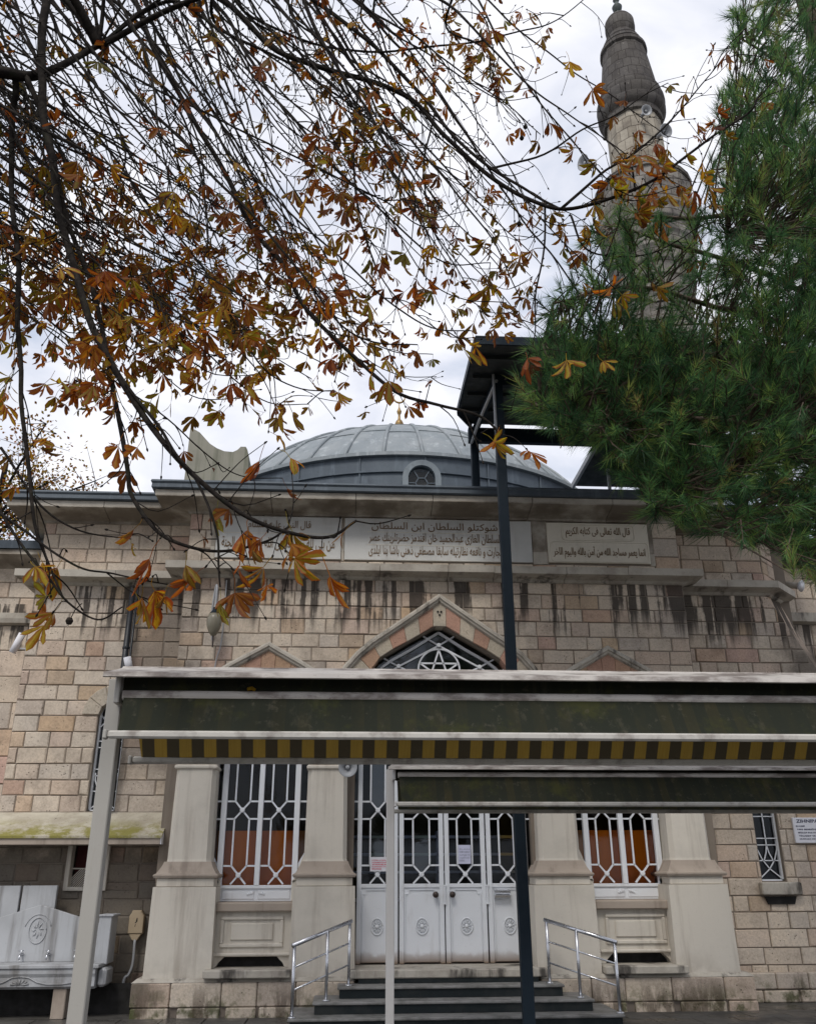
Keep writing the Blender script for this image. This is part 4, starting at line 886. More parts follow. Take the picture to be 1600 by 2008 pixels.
# raised borders on the right panel
def rbord(par, x0, x1, z0, z1, w_=.012, d=.034, r=.05):
    b = MB(); pts = []
    for cx_, cz_, a0 in ((x1-r,z0+r,-90),(x1-r,z1-r,0),(x0+r,z1-r,90),(x0+r,z0+r,180)):
        for k in range(4): t_ = math.radians(a0+30*k); pts.append(fb(cx_+r*math.cos(t_), cz_+r*math.sin(t_), d))
    pts.append(pts[0]); b.tube(pts, w_*.5, 5, False); return b.build('border','slab_warm',par)
rbord(ip3,3.22,4.36,6.40,6.66); rbord(ip3,3.03,4.56,6.05,6.37)
MB().prism([(3.24,6.42),(4.34,6.42),(4.34,6.64),(3.24,6.64)], fb, 0, .0325, .002).build('text_field','slab_warm',ip3)
for z in (6.47,6.26): MB().prism([(.20,z),(2.30,z),(2.30,z+.008),(.20,z+.008)], fb, 0, .0335).build('rule_line','slab_warm',ip2)
MB().prism([(-2.05,6.42),(-.24,6.42),(-.24,6.428),(-2.05,6.428)], fb, 0, .0335).build('rule_line','slab_warm',ip1)
# Arabic lettering from presentation forms
AR = {'ا':(0xFE8D,2),'أ':(0xFE83,2),'آ':(0xFE81,2),'ب':(0xFE8F,4),'ة':(0xFE93,2),'ت':(0xFE95,4),'ج':(0xFE9D,4),'ح':(0xFEA1,4),'خ':(0xFEA5,4),'د':(0xFEA9,2),'ذ':(0xFEAB,2),'ر':(0xFEAD,2),'ز':(0xFEAF,2),'س':(0xFEB1,4),'ش':(0xFEB5,4),'ص':(0xFEB9,4),'ض':(0xFEBD,4),'ط':(0xFEC1,4),'ظ':(0xFEC5,4),'ع':(0xFEC9,4),'غ':(0xFECD,4),'ف':(0xFED1,4),'ق':(0xFED5,4),'ك':(0xFED9,4),'ل':(0xFEDD,4),'م':(0xFEE1,4),'ن':(0xFEE5,4),'ه':(0xFEE9,4),'و':(0xFEED,2),'ى':(0xFEEF,2),'ي':(0xFEF1,4),'ث':(0xFE99,4)}
def shape_ar(s):
    o_ = []
    for i, ch_ in enumerate(s):
        if ch_ not in AR: o_.append(ch_); continue
        base, nf = AR[ch_]; pv = i > 0 and s[i-1] in AR and AR[s[i-1]][1] == 4; nx = i+1 < len(s) and s[i+1] in AR and nf == 4
        o_.append(chr(base+({(0,0):0,(1,0):1,(0,1):2,(1,1):3}[(int(pv),int(nx))] if nf == 4 else int(pv))))
    return ''.join(reversed(o_))
def text(body, par, fr, u, z, width, height, d, mat, name='lettering', bold=.0, thick=.001):
    cu = bpy.data.curves.new('t', 'FONT'); cu.body = body; cu.align_x = 'LEFT'; cu.resolution_u = 2; cu.offset = bold; cu.extrude = .02
    ob_ = bpy.data.objects.new('t', cu); COL.objects.link(ob_); dg = bpy.context.evaluated_depsgraph_get(); dg.update()
    me = bpy.data.meshes.new_from_object(ob_.evaluated_get(dg)); bpy.data.objects.remove(ob_); bpy.data.curves.remove(cu)
    co = np.array([v.co[:] for v in me.vertices]); 
    if len(co) == 0: return None
    mn, mx_ = co.min(0), co.max(0); sx = width/(mx_[0]-mn[0]); sz = height/(mx_[1]-mn[1])
    b = MB(); P_ = [((v[0]-mn[0])*sx+u, (v[1]-mn[1])*sz+z, d+(thick if v[2] > 0 else -.0005)) for v in co]; fcs = [tuple(p.vertices) for p in me.polygons]
    b.add([fr(*q) for q in P_], fcs); bpy.data.meshes.remove(me); return b.build(name, mat, par)
text(shape_ar('من بنى لله مسجدا بنى الله له بيتا فى الجنة'), ip1, fb, -2.0, 6.14, 1.70, .22, .0335, 'letter', bold=.004, thick=.005)
text(shape_ar('قال النبى عليه السلام'), ip1, fb, -1.62, 6.45, .95, .18, .0335, 'letter', bold=.004, thick=.005)
text(shape_ar('شوكتلو السلطان ابن السلطان'), ip2, fb, .26, 6.49, 1.95, .15, .0335, 'letter', bold=.004, thick=.005)
text(shape_ar('السلطان الغازى عبدالحميد خان افندمز حضرتلرينك عصر'), ip2, fb, .22, 6.285, 2.04, .18, .0335, 'letter', bold=.004, thick=.005)
text(shape_ar('تجارت و نافعه نظارتيله سابقا مصطفى ذهنى باشا بنا ايلدى'), ip2, fb, .22, 6.075, 2.04, .18, .0335, 'letter', bold=.004, thick=.005)
text(shape_ar('قال الله تعالى فى كتابه الكريم'), ip3, fb, 3.28, 6.435, 1.02, .185, .0345, 'letter', bold=.004, thick=.005)
text(shape_ar('انما يعمر مساجد الله من آمن بالله واليوم الاخر'), ip3, fb, 3.07, 6.09, 1.44, .21, .0335, 'letter', bold=.004, thick=.005)
flush_stones(mosque, 300)

# ------------------------------------------------------------------ minaret
mi = thing('minaret', (7.5, 18, 0), 'tall weathered stone minaret with a tapering cap, half hidden behind the pine', 'minaret')
def lathe_part(name, prof, mat, par, n=40, c=(7.5,18), sm=True, rot=None):
    b = MB(); b.lathe(prof, (c[0],c[1],0), n); o = b.build(name, mat, par)
    return smooth_by_angle(o, 28) if sm else o
lathe_part('shaft', [(1.15,0),(1.15,6.8),(1.0,8.2),(.84,9),(.84,14.4)], 'minaret', mi, 12, sm=False)
pr_ = [(.84,14.4)]
for k in range(7):
    r0, z0 = .84+.058*k, 14.4+.40*k; pr_ += [(r0+.015,z0+.02),(r0+.02,z0+.10),(r0+.025,z0+.22),(r0+.05,z0+.30),(r0+.095,z0+.345),(r0+.10,z0+.36),(r0+.10,z0+.40),(r0+.082,z0+.402)]
lathe_part('corbel', pr_+[(1.27,17.22),(1.30,17.3),(1.30,17.45)], 'minaret', mi, 40)
for k in range(12):
    a0, a1 = 2*math.pi*k/12+.02, 2*math.pi*(k+1)/12-.02; b = MB(); r0, r1 = 1.16, 1.23
    q = lambda a,r,z: (7.5+r*math.cos(a),18+r*math.sin(a),z)
    b.add([q(a0,r0,17.45),q(a1,r0,17.45),q(a1,r1,17.45),q(a0,r1,17.45),q(a0,r0,18.3),q(a1,r0,18.3),q(a1,r1,18.3),q(a0,r1,18.3)],[(3,2,1,0),(4,5,6,7),(0,1,5,4),(1,2,6,5),(2,3,7,6),(3,0,4,7)]); b.build('parapet_panel','minaret',mi)
lathe_part('parapet_rail', [(1.14,18.3),(1.26,18.31),(1.28,18.38),(1.24,18.44),(1.14,18.44)], 'minaret', mi, 24)
lathe_part('upper_shaft', [(.74,17.4),(.74,20.75)], 'minaret_pale', mi, 12, sm=False)
lathe_part('cap_base', [(.74,20.72),(.80,20.75),(.82,20.84),(.79,20.88),(.79,20.95),(.86,21.0),(.92,21.1),(.93,21.22),(.88,21.28),(.90,21.34),(.94,21.45),(.93,21.58),(.87,21.64),(.89,21.70),(.88,21.80),(.82,21.86),(.83,21.92),(.80,21.98)], 'minaret', mi, 40)
lathe_part('cap', [(.79,21.98),(.75,22.4),(.68,23.0),(.62,23.5)], 'minaret', mi, 14, sm=False)
lathe_part('cap_neck', [(.62,23.5),(.67,23.54),(.66,23.66),(.58,23.72),(.60,23.78),(.56,23.9),(.49,23.96),(.51,24.02),(.48,24.1),(.40,24.16),(.38,24.28),(.41,24.36),(.43,24.6),(.42,24.85),(.36,24.97),(.24,25.05),(.20,25.08)], 'minaret', mi, 40)
lathe_part('spire_finial', [(.20,25.08),(.15,25.2),(.08,25.3),(.06,25.36),(.13,25.45),(.15,25.55),(.08,25.68),(.05,25.75),(.10,25.85),(.08,25.95),(.03,26.05),(.02,26.6)], 'greenfin', mi, 16)
rg = MB()
for z in np.arange(9.4,14.3,.42): rg.lathe([(.846,z),(.848,z+.008),(.846,z+.016)], (7.5,18,0), 12)
rg.build('course_joint','mortar',mi)
def horn(c, d, label, R=.2, par=None, mat='plastic'):
    c = Vector(c); d = Vector(d).normalized(); h = thing('horn_loudspeaker', c, label, 'loudspeaker')
    b = MB(); pr = [(R*.2,0),(R*.28,R*.35),(R*.42,R*.7),(R*.65,R*1.0),(R*.92,R*1.22),(R,R*1.26),(R*.95,R*1.27),(R*.6,R*1.02),(R*.36,R*.72),(R*.2,R*.4)]
    b.lathe(pr, c, 24, d); b.build('bell', mat, h, True)
    b = MB(); b.lathe([(0,R*.3),(R*.2,R*.3),(R*.24,R*.9),(R*.2,R*1.02),(0,R*1.05)], c, 16, d); b.build('driver_cone', mat, h, True)
    b = MB(); b.lathe([(0,-R*.75),(R*.34,-R*.7),(R*.36,-R*.1),(R*.22,R*.06)], c, 16, d); b.build('driver', mat, h, True)
    b = MB(); b.tube([c-d*R*.4, c-d*R*.4+Vector((0,.05,-R*.7)), c-d*R*.5+Vector((0,R*1.2,-R*.75))], R*.07, 6); b.build('bracket', 'darksteel', h); return h
q = P(1158,322,17.2); horn(q, (-.55,-.25,-.1), 'grey horn loudspeaker jutting left from the minaret balcony', .21)
q = P(1295,262,17.0); horn(q, (.25,-.8,-.35), 'pale grey horn loudspeaker on the right of the minaret just above its balcony', .19)
q = P(1262,222,17.05); horn(q, (.1,-.9,-.3), 'dark grey horn loudspeaker high on the minaret under the cap mouldings', .15)
horn(P(681,1505,12.12), (.05,-1,-.12), 'grey horn loudspeaker fixed on the pilaster left of the entrance', .125)

# ------------------------------------------------------------------ entrance steps and handrails
stp = thing('entrance_steps', (1.27, 11.9, 0), 'dark stone steps rising in three sides to the white entrance doors', 'steps')
for a, b_, yf, z0, z1 in ((-.62,3.16,11.20,.0,.125),(-.36,2.90,11.49,.125,.25),(-.08,2.62,11.78,.25,.375)):
    MB().box(a+.012,b_-.012,yf+.012,12.9,z0,z1-.03,.004).build('riser','granite',stp); MB().box(a-.012,b_+.012,yf-.015,12.9,z1-.03,z1,.008).build('tread','nosing',stp)
MB().box(.16,2.38,12.08,12.9,.375,.43,.004).build('riser','granite',stp)
def rail(pts, label):
    (bx,by,bz),(mx_,my,mz),(tx,ty,tz) = pts; h = thing('stair_handrail', (bx,by,bz), label, 'handrail')
    hb, ht = .86-.125, 1.07-.375
    B, T = Vector((bx,by,.862)), Vector((tx,ty,1.07)); Mx = B.lerp(T,.6)
    ex = (T-B).normalized()*.03
    b = MB(); b.tube([B-ex,T+ex],.024,10); b.build('top_rail','steel',h,True)
    for k,(lo,hi) in enumerate(((.63,.835),(.40,.60))): b = MB(); b.tube([(bx,by,lo),(tx,ty,hi)],.011,8); b.build('mid_rail','steel',h,True)
    for p0,zb,top in ((B,.125,B),(Vector((mx_,my,0)),.25,Mx),(T,.375,T)):
        b = MB(); b.tube([(p0.x,p0.y,zb),(p0.x,p0.y,top.z)],.019,10); b.lathe([(.045,zb),(.045,zb+.012),(.022,zb+.02)],(p0.x,p0.y,0),14); b.build('post','steel',h,True)
rail([(-.59,11.27,.125),(-.22,11.62,.25),(.04,11.9,.375)], 'stainless steel handrail on the left side of the entrance steps')
rail([(3.15,11.30,.125),(2.78,11.62,.25),(2.48,11.9,.375)], 'stainless steel handrail on the right side of the entrance steps')

# ------------------------------------------------------------------ awnings
def awning(name, label, x0, x1, yc, zr, near, far, fabs, postx, postw, postm, hood_z, hood, roll_z, bar, roll_y):
    """double-sided retractable awning: hood, roller and two canvas slopes on posts"""
    h = thing('awning', ((x0+x1)/2, yc, 0), label, 'awning')
    b = MB(); hw, hh = hood
    sec = [(-hw,hood_z-hh),(-hw-.012,hood_z-hh+.004),(-hw-.006,hood_z-hh*.72),(-hw*.55,hood_z-hh*.38),(-hw*.16,hood_z-.012),(-hw*.1,hood_z),(hw*.1,hood_z),(hw*.16,hood_z-.012),(hw*.55,hood_z-hh*.38),(hw,hood_z-hh*.72),(hw,hood_z-hh),(hw*.5,hood_z-hh*.6),(0,hood_z-hh*.45),(-hw*.5,hood_z-hh*.6)]
    n = len(sec); ex = .06
    b.add([(x0-ex-(0 if abs(y)>hw*.6 else -.05),yc+y,z) for y,z in sec]+[(x1,yc+y,z) for y,z in sec],[tuple(range(n)),tuple(range(2*n-1,n-1,-1))]+[(i,(i+1)%n,n+(i+1)%n,n+i) for i in range(n)]); b.build('hood','hoodmetal',h)
    b = MB(); b.box(x0+.02,x1,yc-roll_y*.55,yc+roll_y*.55,roll_z-.03,hood_z-hh*.62); b.build('cassette',fabs[0],h)
    for yy, sgn, (yb, zb), fab in ((yc-roll_y,-1,near,fabs[0]),(yc+roll_y,1,far,fabs[1])):
        b = MB(); b.tube([(x0+.04,yy,roll_z),(x1,yy,roll_z)], bar, 12); b.build('roller','hoodmetal',h,True)
        b = MB(); nx, nz = 60, 6; vs = []
        inset = .0 if sgn<0 else .0
        for i in range(nx+1):
            for k in range(nz+1):
                t_ = k/nz; x = x0+.05+(x1-x0-.05)*i/nx; y = yy+sgn*bar*.6+(yb-yy-sgn*bar*.6)*t_; z = roll_z-.01+(zb-roll_z)*t_
                sag = (-.012*math.sin(math.pi*t_)+.010*mnoise.noise(Vector((x*1.7,sgn*3,t_*2)))*math.sin(math.pi*t_*.85)+.006*mnoise.noise(Vector((x*5,sgn*7,t_*3)))); vs.append((x+(.02*t_ if sgn<0 else .03*t_),y,z+sag))
        b.add(vs,[(i*(nz+1)+k,i*(nz+1)+k+1,(i+1)*(nz+1)+k+1,(i+1)*(nz+1)+k) for i in range(nx) for k in range(nz)]); b.build('canvas',fab,h,True)
        b = MB(); b.box(x0+.02,x1,yb-bar*.7,yb+bar*.7,zb-bar*.9,zb+bar*.55,bar*.35); b.build('front_bar','alu',h)
        MB().box(x0-.004,x0+.019,yb-bar*.85,yb+bar*.85,zb-bar*1.05,zb+bar*.7,bar*.2).build('end_cap',postm,h)
    b = MB(); b.box(x0-.012,x0+.02,yc-hw*.62,yc+hw*.62,roll_z-bar*1.6,hood_z-hh*.7,.006); b.build('end_plate',postm,h)
    for pxx in postx: b = MB(); b.box(pxx-postw/2,pxx+postw/2,yc-postw/2,yc+postw/2,0,hood_z-hh*.7,.006); b.build('post',postm,h)
    return h
awning('a','wide grimy green and yellow striped awning on a beige post, nearest the viewer', -1.40, 4.6, 5.5, 0, (5.2,2.352), (5.86,2.288), ('fab_near','fab_far'), (-1.435,4.3), .088, 'post', 2.80, (.25,.115), 2.60, .03, .14)
awning('b','smaller mossy striped awning on a thin white post, standing behind the near awning', .44, 6.4, 9.25, 0, (8.9,2.238), (9.66,2.222), ('fab_b','fab_b2'), (.415,6.2), .078, 'whitepost', 2.665, (.26,.10), 2.525, .03, .15)
b = MB(); b.tube([P(486,1352,5.40),P(494,1350,5.39),P(500,1354,5.40)], .012, 6); o_ = b.build('dry_leaf','leaf'); tag(o_,'curled dry orange leaf caught on the roller of the near awning','leaf')

# ------------------------------------------------------------------ dark steel canopy
cn = thing('steel_canopy', (1.9, 10.2, 0), 'tall dark steel canopy on square columns standing before the mosque', 'canopy')
def colm(x, y, z0, z1, w_, nm='column'): b = MB(); b.box(x-w_/2,x+w_/2,y-w_/2,y+w_/2,z0,z1,.008); return b.build(nm,'darksteel',cn)
colm(1.885,10.2,0,7.86,.12); colm(7.7,10.2,0,7.86,.12); colm(1.86,12.3,7.05,8.18,.12); colm(6.6,12.3,7.05,8.18,.12)
def quad(nm, mat, a, b_, c, d, th=.05):
    a,b_,c,d = (Vector(v) for v in (a,b_,c,d)); n = (b_-a).cross(d-a).normalized()*th
    m = MB(); m.add([a,b_,c,d,a+n,b_+n,c+n,d+n],[(3,2,1,0),(4,5,6,7),(0,1,5,4),(1,2,6,5),(2,3,7,6),(3,0,4,7)]); return m.build(nm,mat,cn)
quad('roof_sheet','roofunder',(1.47,9.2,7.74),(7.9,9.2,7.74),(7.9,12.15,8.17),(1.55,11.6,8.09))
quad('roof_sheet','roofunder',(1.55,11.6,8.09),(7.9,12.15,8.17),(7.9,12.2,8.18),(1.80,12.15,8.17))
for nm,a,b_,w_,hh in (('fascia',(1.45,9.19,7.75),(7.9,9.19,7.75),.03,.12),('fascia',(1.45,9.2,7.75),(1.52,11.6,8.10),.03,.10),('fascia',(1.52,11.6,8.08),(1.80,12.15,8.14),.03,.12),('back_beam',(1.75,12.18,7.98),(7.9,12.18,7.98),.1,.24),('cross_beam',(1.88,10.2,7.76),(7.9,10.2,7.76),.10,.12),('side_beam',(1.88,10.2,7.80),(1.86,12.3,8.1),.08,.1)):
    b = MB(); b.bar(a,b_,w_,hh); b.build(nm,'darksteel',cn)
for k in range(4):
    y = 9.6+k*.62; z = 7.70+(y-9.2)*.146; b = MB(); b.bar((1.56,y,z),(7.9,y,z),.04,.05); b.build('purlin','roofunder',cn)
b = MB(); b.tube([(1.86,10.12,7.74),(1.78,11.2,7.72),(1.80,12.2,7.86)], .022, 8); b.build('drain_pipe','plastic',cn)
b = MB(); b.tube([(1.825,10.13,7.84),(1.825,10.13,7.05),(1.825,10.13,6.98)], .018, 8); b.build('drain_pipe','plastic',cn)
c2 = thing('rear_canopy', (4.8, 13, 7.1), 'low dark canopy roof on the mosque roof to the right of the dome', 'canopy')
def c2p(nm, m, mat): return m.build(nm, mat, c2)
b = MB(); b.add([(3.80,12.25,7.86),(6.6,12.25,7.86),(6.6,13.7,7.84),(3.80,13.7,7.84),(3.80,12.25,7.92),(6.6,12.25,7.92),(6.6,13.7,7.90),(3.80,13.7,7.90)],[(3,2,1,0),(4,5,6,7),(0,1,5,4),(1,2,6,5),(2,3,7,6),(3,0,4,7)]); c2p('roof_sheet',b,'roofunder')
b = MB(); b.bar((3.78,12.22,7.87),(3.78,13.75,7.86),.05,.09); c2p('edge_gutter',b,'plastic')
for x,y in ((4.19,13.0),(6.4,13.0)): b = MB(); b.tube([(x,y,7.08),(x,y,7.87)],.03,8); c2p('pole',b,'plastic')
b = MB(); b.box(4.24,5.4,13.35,13.42,7.08,7.62); c2p('board',b,'wood')

# ------------------------------------------------------------------ fixtures on the mosque front
dp = thing('downpipe', (-3.33, 13.0, 0), 'black rainwater downpipe running down the left wing wall', 'pipe')
b = MB(); b.tube([(-3.335,12.98,5.66),(-3.335,12.98,2.5)], .045, 12); b.build('pipe','pipe',dp,True)
b = MB(); b.tube([(-3.26,12.97,5.66),(-3.26,12.97,2.5)], .018, 8); b.build('cable_conduit','pipe',dp,True)
for z in (5.3,4.7,3.9,3.1): b = MB(); b.lathe([(.05,z),(.054,z+.01),(.054,z+.03),(.05,z+.04)],(-3.335,12.98,0),12); b.build('clip','pipe',dp)
lp = thing('wall_lamp', (-1.97, 12.35, 4.6), 'teardrop street lamp head on a bent bracket under the string course', 'lamp')
b = MB(); b.tube(catmull([(-2.02,12.58,4.75),(-2.03,12.42,5.1),(-2.0,12.36,5.45),(-1.98,12.33,5.50),(-1.97,12.31,5.40),(-1.97,12.3,5.14)],4), .016, 8); b.build('bracket','plastic',lp)
b = MB(); b.lathe([(.03,5.16),(.035,5.12),(.05,5.10),(.085,5.06)], (-1.97,12.3,0), 16); b.build('cap','darksteel',lp,True)
b = MB(); b.lathe([(.085,5.06),(.105,5.0),(.11,4.95),(.10,4.88),(.07,4.80),(.035,4.75),(.0,4.74)], (-1.97,12.3,0), 18); b.build('cover','lampglass',lp,True)
b = MB(); b.tube([(-1.97,12.3,4.75),(-1.965,12.3,4.58)], .012, 6); b.build('stem','bronze',lp)
b = MB(); b.tube(catmull([(-1.88,12.57,5.66),(-1.88,12.57,5.2),(-1.89,12.57,4.7),(-1.95,12.57,4.38),(-2.0,12.57,3.5)],4), .009, 6); o_ = b.build('electric_cable','plastic'); tag(o_,'grey cable dropping down the stone wall beside the teardrop lamp','cable')
fl_ = thing('tube_light', tuple(P(34,1272,13.9)), 'white tube floodlight leaning on the wall at the far left', 'light')
q = P(34,1272,13.9); b = MB(); b.tube([P(44,1243,13.85),P(24,1280,13.85)], .055, 14); b.build('tube','paper',fl_,True)
b = MB(); b.tube([P(38,1272,13.9), P(60,1274,13.5), (-4.84,13.4,P(60,1274,13.5).z)], .015, 6); b.build('arm','plastic',fl_)
q = P(253,1300,12.95); fl2 = thing('small_floodlight', tuple(q), 'small white floodlight at the foot of the black downpipe', 'light')
b = MB(); b.tube([q+Vector((-.03,-.03,.08)), q+Vector((.02,.02,-.12))], .055, 12); b.build('tube','paper',fl2,True); b = MB(); b.tube([q+Vector((0,0,0)), q+Vector((0,.15,0))], .015, 6); b.build('arm','plastic',fl2)
q0, q1 = P(1530,1146,13.7), P(1566,1149,13.45); fl3 = thing('wall_floodlight', tuple(q0), 'beige cylindrical floodlight with a white head at the right corner of the string course', 'light')
b = MB(); b.tube([q0,q1], .055, 14); b.build('body','ledge',fl3,True); b = MB(); b.tube([q1, q1+(q1-q0).normalized()*.05], [.06,.10], 14); b.build('head','paper',fl3,True)
b = MB(); b.tube([q0, q0+Vector((-.1,.1,-.02))], .02, 6); b.build('arm','plastic',fl3)
# marble sign by the right lancet
sg = thing('name_sign', (6.8, 13.07, 2.0), 'white marble name sign with dark blue lettering beside the right lancet window', 'sign')
MB().box(6.405,7.20,13.045,13.09,2.0,2.345,.006).build('plate','paper',sg)
ft = frame((0,13.045),(1,0))
text('ZIHNIPAŞA', sg, ft, 6.455, 2.262, .44, .062, .002, 'ink', bold=.02)
for k,(s_,wd) in enumerate((('BU CAMİ',.13),('1903 SENESİNDE İKİNCİ',.50),('MÜLGA SULTAN ABDÜLHAMİT',.56),('TİCARET VE NAFIA NAZIRI',.54),('MUSTAFA ZİHNİ PAŞA YAPTIRDI',.58))):
    text(s_, sg, ft, 6.45+(0 if k else -.01)+.004*k, 2.218-.044*k, wd, .026, .002, 'ink', bold=.025)
# notices on the doors
def note(x0,x1,z0,z1,mat,label,lines,lm):
    o = MB().box(x0,x1,12.715,12.717,z0,z1).build('notice',mat); tag(o,label,'notice'); n = len(lines)
    for k,l in enumerate(lines):
        zz = z1-(z1-z0)*(.14+.76*(k+.5)/n); h_ = (z1-z0)*.8/n*.6; text(l, o, frame((0,12.715),(1,0)), x0+(x1-x0)*.08, zz-h_/2, (x1-x0)*(.84 if k<n-1 else .4), h_, .0015, lm, bold=.02)
note(.30,.62,1.645,1.825,'paper','white notice with red text on the leftmost door leaf',['LÜTFEN AYAKKABI İLE','GİRMEYİNİZ VE','AYAKKABILARINIZI','İÇERİDEKİ RAFLARA','BIRAKINIZ'],'red')
note(1.495,1.665,1.735,1.975,'lilac','pale lilac printed sheet taped inside the third door leaf pane',['İLAN','CUMA NAMAZI','SAATLERİ VE','VAKİTLERİ','DUYURULUR'],'grey')

# ------------------------------------------------------------------ wash place at the left
ps = thing('lean_to_roof', (-4.0, 12.8, 2.0), 'mossy lean-to roof above the marble wash fountain', 'canopy')
b = MB(); x0, x1 = -6.2, -2.46
b.add([(x0,13.08,2.42),(x1,13.08,2.42),(x1+.02,12.42,2.09),(x0,12.42,2.09),(x0,13.08,2.39),(x1,13.08,2.39),(x1+.02,12.42,2.06),(x0,12.42,2.06)],[(0,1,2,3),(7,6,5,4),(0,3,7,4),(3,2,6,7),(2,1,5,6),(1,0,4,5)]); b.build('roof_sheet','mossroof',ps)
MB().box(x0,x1,12.44,12.47,1.985,2.062).build('fascia','plaster2',ps)
b = MB(); b.add([(x1,13.08,2.385),(x1+.015,12.45,2.06),(x1+.015,12.45,1.985),(x1,13.08,2.0),(x1-.03,13.08,2.385),(x1-.015,12.45,2.06),(x1-.015,12.45,1.985),(x1-.03,13.08,2.0)],[(0,1,2,3),(7,6,5,4),(0,4,5,1),(1,5,6,2),(2,6,7,3),(3,7,4,0)]); b.build('side_board','paper',ps)
MB().box(x0,x1-.03,12.47,13.08,1.99,2.01).build('soffit','plaster2',ps)
wf = thing('wash_fountain', (-3.9, 12.7, 0), 'grey marble wash fountain with pointed backboard and brass taps', 'fountain')
b = MB(); pts = [(-4.95,.6),(-3.12,.6),(-3.12,1.02),(-3.95,1.262),(-4.78,1.02),(-4.95,1.02)]
MB().prism(pts, frame((0,12.72),(1,0)), -.05, 0, .006).build('backboard','marble',wf)
b = MB()
f2 = frame((0,12.72),(1,0))
b.tube([f2(-3.95+.11*math.cos(a), .96+.15*math.sin(a), .004) for a in np.linspace(0,2*math.pi,30)], .008, 6); b.tube([f2(-3.95+.17*math.cos(a), .95+.20*math.sin(a), .002) for a in np.linspace(.3,2.84,16)], .007, 6)
for k in range(8): t_ = math.pi*k/4; b.tube([f2(-3.95+.02*math.cos(t_),.97+.02*math.sin(t_),.002),f2(-3.95+.05*math.cos(t_+.2),.97+.065*math.sin(t_+.2),.006),f2(-3.95+.075*math.cos(t_),.97+.105*math.sin(t_),.002)],[.003,.010,.003],5)
b.build('carved_oval','marble',wf,True)
for a,b_,z in ((-4.95,-4.27,1.49),(-4.24,-3.80,1.49)): 
    MB().box(a,b_,12.80,12.86,.9,z,.006).build('back_slab','marble',wf)
b = MB(); b.box(-3.14,-2.985,12.52,12.86,.58,1.14,.008); b.box(-3.15,-2.96,12.50,12.88,1.125,1.15,.006); b.build('end_pier','marble',wf)
b = MB(); b.box(-4.95,-3.02,12.28,12.72,.555,.60,.008); b.build('basin_rim','marble',wf)
b = MB(); sec=[(12.30,.555),(12.30,.50),(12.32,.46),(12.32,.36),(12.36,.33),(12.80,.33),(12.80,.555)]
b.add([(-4.95,y,z) for y,z in sec]+[(-3.06,y,z) for y,z in sec],[tuple(range(7)),tuple(range(13,6,-1))]+[(i,(i+1)%7,7+(i+1)%7,7+i) for i in range(7)]); b.box(-3.06,-2.95,12.40,12.78,.34,.55,.03); b.build('basin','marble',wf)
b = MB(); f3 = frame((0,12.318),(1,0))
for s_ in (-1,1): b.tube([f3(-3.95+s_*u,z,.004) for u,z in ((.0,.47),(.10,.46),(.2,.41),(.32,.385),(.5,.385),(.62,.40))], .008, 6)
for k in range(7): a = math.pi*(k+.5)/7; b.tube([f3(-3.95+.02*math.cos(a),.38,.002), f3(-3.95+.11*math.cos(a),.38+.06*math.sin(a),.006)],[.004,.011],6)
b.build('carved_shell','marble',wf,True)
for x in (-4.10,-3.765,-3.42):
    b = MB(); b.lathe([(.022,0),(.022,.01),(.012,.014),(.012,.05)], (x,12.72,.69), 10, (0,-1,0)); b.tube([(x,12.67,.69),(x,12.64,.688),(x,12.625,.66),(x,12.625,.63)],.011,8); b.tube([(x,12.67,.69),(x,12.67,.73)],.007,6); b.tube([(x-.03,12.67,.732),(x+.03,12.67,.732)],.007,6); b.build('tap','steel',wf,True)
for x in (-4.8,-3.47,): b = MB(); b.box(x-.08,x+.08,12.36,12.7,0,.335,.01); b.build('leg','plaster2',wf)
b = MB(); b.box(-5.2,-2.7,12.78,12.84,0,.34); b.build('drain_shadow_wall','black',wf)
sw = thing('lattice_window', (-3.52, 13.08, 1.43), 'small cream framed opening with lattice below, behind the beige post', 'window')
b = MB(); f4 = frame((0,13.1),(1,0)); x0,x1,z0,z1 = -3.80,-3.24,1.42,2.06
for a,b_,c,d in ((x0,x0+.06,z0,z1),(x1-.06,x1,z0,z1),(x0+.06,x1-.06,z0,z0+.05),(x0+.06,x1-.06,z1-.04,z1)): b.box(a,b_,13.04,13.2,c,d,.005)
b.build('frame','plaster',sw); b = MB()
for k in range(16):
    u = -3.74+k*.03
    for s_ in (1,):
        p0, p1 = (u-.10,1.47), (u+.12,1.70); 
        c0 = clip([(p0[0],p0[1]),(p0[0]+.014,p0[1]),(p1[0]+.014,p1[1]),(p1[0],p1[1])],(-3.74,0),(-3.74,9),False); 
        c0 = clip(c0,(-3.30,0),(-3.30,9),True) if len(c0)>2 else c0
        if len(c0)>2: b.prism(c0,f4,-.06,-.045)
b.box(-3.74,-3.30,13.13,13.16,1.69,1.705); b.build('lattice','plaster',sw); MB().box(-3.76,-3.28,13.35,13.4,1.42,2.1).build('dark_inside','carpet',sw)
eb = thing('electric_box', (-2.77, 13.0, .85), 'beige electrical box with a lightning sign on the dark wall by the fountain', 'electrical box')
f5 = frame((0,12.96),(1,0)); MB().prism([(-2.865,.90),(-2.675,.90),(-2.675,1.11),(-2.70,1.15),(-2.71,1.18),(-2.83,1.18),(-2.84,1.15),(-2.865,1.11)], f5, -.1, 0, .008).build('case','boxbeige',eb)
MB().prism([(-2.80,.82),(-2.74,.82),(-2.69,.895),(-2.85,.895)], f5, -.09, -.01, .006).build('cable_entry','boxbeige',eb)
